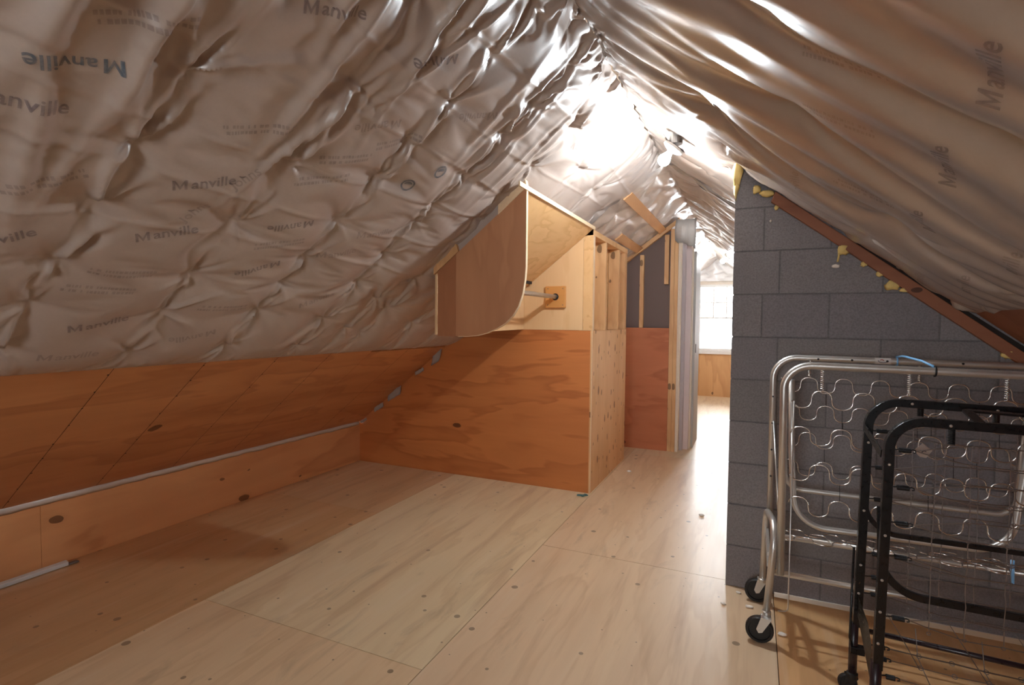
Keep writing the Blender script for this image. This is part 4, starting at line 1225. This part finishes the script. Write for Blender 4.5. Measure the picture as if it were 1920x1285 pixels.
# ------------------------------------------------------------------ printing on the film
def manville(size, bold):
    bm = text_mesh('anville', size, bold)
    x0 = min(v.co.x for v in bm.verts) - .010 * size / .05; y0 = min(v.co.y for v in bm.verts)
    k = size / .05
    for q in (((0, 0), (.0075, 0), (.0075, .036), (0, .036)), ((.030, 0), (.0375, 0), (.0375, .036), (.030, .036)),
              ((.0075, .036), (.0075, .0235), (.01875, .0), (.01875, .0125)), ((.030, .036), (.01875, .0125), (.01875, .0), (.030, .0235))):
        bm.faces.new([bm.verts.new((x0 - .0375 * k + a * k, y0 + b * k, 0)) for a, b in q])
    xs_ = [v.co.x for v in bm.verts]; c = (min(xs_) + max(xs_)) / 2
    for v in bm.verts: v.co.x -= c
    return bm
def text_mesh(txt, size, bold):
    cu = bpy.data.curves.new('t', 'FONT'); cu.body = txt; cu.size = size; cu.offset = bold
    cu.resolution_u = 3; cu.align_x = 'CENTER'; cu.align_y = 'CENTER'
    o = bpy.data.objects.new('t', cu); link(o)
    dg = bpy.context.evaluated_depsgraph_get()
    me = bpy.data.meshes.new_from_object(o.evaluated_get(dg))
    bpy.data.objects.remove(o); bpy.data.curves.remove(cu)
    bm = bmesh.new(); bm.from_mesh(me); bpy.data.meshes.remove(me)
    bmesh.ops.dissolve_limit(bm, angle_limit=.01, verts=bm.verts[:], edges=bm.edges[:])
    return bm
def print_on(F, mp, parent, bm, u, s, ang, mirror, mat, name='printed_lettering', lift=.0022):
    bmesh.ops.triangulate(bm, faces=bm.faces[:], ngon_method='EAR_CLIP')
    xs_ = [v.co.x for v in bm.verts]; ys_ = [v.co.y for v in bm.verts]
    for ax, lo, hi in ((0, min(xs_), max(xs_)), (1, min(ys_), max(ys_))):
        q = lo + .008
        while q < hi:
            co_ = Vector((q, 0, 0)) if ax == 0 else Vector((0, q, 0))
            bmesh.ops.bisect_plane(bm, geom=bm.verts[:] + bm.edges[:] + bm.faces[:], plane_co=co_, plane_no=Vector((1, 0, 0)) if ax == 0 else Vector((0, 1, 0)))
            q += .009
    ca, sa = math.cos(ang), math.sin(ang)
    cos_ = []
    for v in bm.verts:
        x, y = v.co.x * (-1 if mirror else 1), v.co.y
        uu, sv = u + x * ca - y * sa, s + x * sa + y * ca
        p = film_at(F, uu, sv)
        e = .006
        du = film_at(F, uu + e, sv) - film_at(F, uu - e, sv); ds = film_at(F, uu, sv + e) - film_at(F, uu, sv - e)
        n = np.cross(du, ds); n = n / (np.linalg.norm(n) + 1e-9)
        if n[2] < 0: n = -n
        cos_.append(p + n * lift)
    W = mp(np.array(cos_))
    for v, w in zip(bm.verts, W): v.co = Vector(tuple(w))
    me_ = obj(name, bm, mat, parent)
    return me_
def dashes(w, h, lines, seed):
    """rows of tiny unreadable print"""
    rr = random.Random(seed); bm = bmesh.new()
    for k in range(lines):
        y = h * (.5 - (k + .5) / lines); x = -w / 2 + rr.random() * w * .1
        while x < w / 2:
            l = .004 + rr.random() * .007
            hh = h / lines * .28
            vs = [bm.verts.new(p) for p in ((x, y - hh, 0), (x + l, y - hh, 0), (x + l, y + hh, 0), (x, y + hh, 0))]
            bm.faces.new(vs); x += l + .003 + (.008 if rr.random() < .2 else 0)
    return bm
BIG = .050
TX = LEFT_TEXT
for i, (u, s, ang, mir, kind) in enumerate(TX):
    if kind[0] == 'M':
        print_on(FL, map_left, ps, manville(BIG, .0007), u, s, ang, mir, M['printblue' if 'b' in kind else ('printfaint' if 'f' in kind else 'print')])
    elif kind == 'J':
        print_on(FL, map_left, ps, text_mesh('Johns', BIG * .9, .0005), u, s, ang, mir, M['printfaint'])
    elif kind == 'o':
        bm = bmesh.new(); ri = [[bm.verts.new((r * math.cos(2 * PI * k / 28), r * math.sin(2 * PI * k / 28), 0)) for k in range(28)] for r in (.0, .019, .024, .032)]
        bmesh.ops.delete(bm, geom=ri[0], context='VERTS')
        for k in range(28): bm.faces.new((ri[2][k], ri[2][(k + 1) % 28], ri[3][(k + 1) % 28], ri[3][k]))
        bm.faces.new(ri[1][:14]); 
        print_on(FL, map_left, ps, bm, u, s, ang, mir, M['printblue'], 'printed_roundel')
    else:
        print_on(FL, map_left, ps, dashes(.20, .040, 2, i), u, s, ang, mir, M['printfaint'], 'printed_small_lines')
for i, (u, s, ang, mir, kind) in enumerate(RIGHT_TEXT):
    if kind[0] == 'M':
        print_on(FR, map_right, pr2, manville(BIG * 1.05, .0007), u, s, ang, mir, M['printfaint' if 'f' in kind else 'print'])
    else:
        print_on(FR, map_right, pr2, dashes(.20, .04, 2, i + 50), u, s, ang, mir, M['printfaint'], 'printed_small_lines')

# ------------------------------------------------------------------ daylight, camera, colour
w = bpy.data.worlds.new('overcast_sky'); SC.world = w; w.use_nodes = True
nt = w.node_tree; nt.nodes.clear()
bg = nt.nodes.new('ShaderNodeBackground'); bg.inputs['Color'].default_value = (.93, .97, 1.0, 1); bg.inputs['Strength'].default_value = SKY
wo = nt.nodes.new('ShaderNodeOutputWorld'); nt.links.new(bg.outputs[0], wo.inputs['Surface'])
def portal(name, loc, rx, sx, sy):
    L = bpy.data.lights.new(name, 'AREA'); L.shape = 'RECTANGLE'; L.size = sx; L.size_y = sy
    L.cycles.is_portal = True
    o = bpy.data.objects.new(name, L); link(o); o.location = loc; o.rotation_euler = (rx, 0, 0)
    return o
portal('far_window_daylight', (-.455, YF + .06, 1.385), -PI / 2, .95, 1.17)
portal('near_window_daylight', (-.50, YN - .06, 1.30), PI / 2, .80, 1.0)

cam = bpy.data.cameras.new('camera'); co = bpy.data.objects.new('camera', cam); link(co)
cam.sensor_width = 36; cam.lens = 1008.5 / 1920 * 36; cam.clip_start = .02
Rm = Matrix(((0.911569, -0.024620, 0.410409), (0.411034, 0.031168, -0.911087), (0.009640, 0.999211, 0.038531)))
co.matrix_world = Matrix.Translation((0, 0, 1.283)) @ Rm.to_4x4()
SC.camera = co
SC.view_settings.view_transform = 'Standard'; SC.view_settings.look = 'None'
SC.view_settings.gamma = 1; SC.view_settings.use_curve_mapping = False
SC.view_settings.exposure = EXPO
SC.cycles.use_denoising = True
SC.cycles.max_bounces = 10; SC.cycles.diffuse_bounces = 6; SC.cycles.glossy_bounces = 5; SC.cycles.transparent_max_bounces = 16
SC.cycles.sample_clamp_indirect = 8
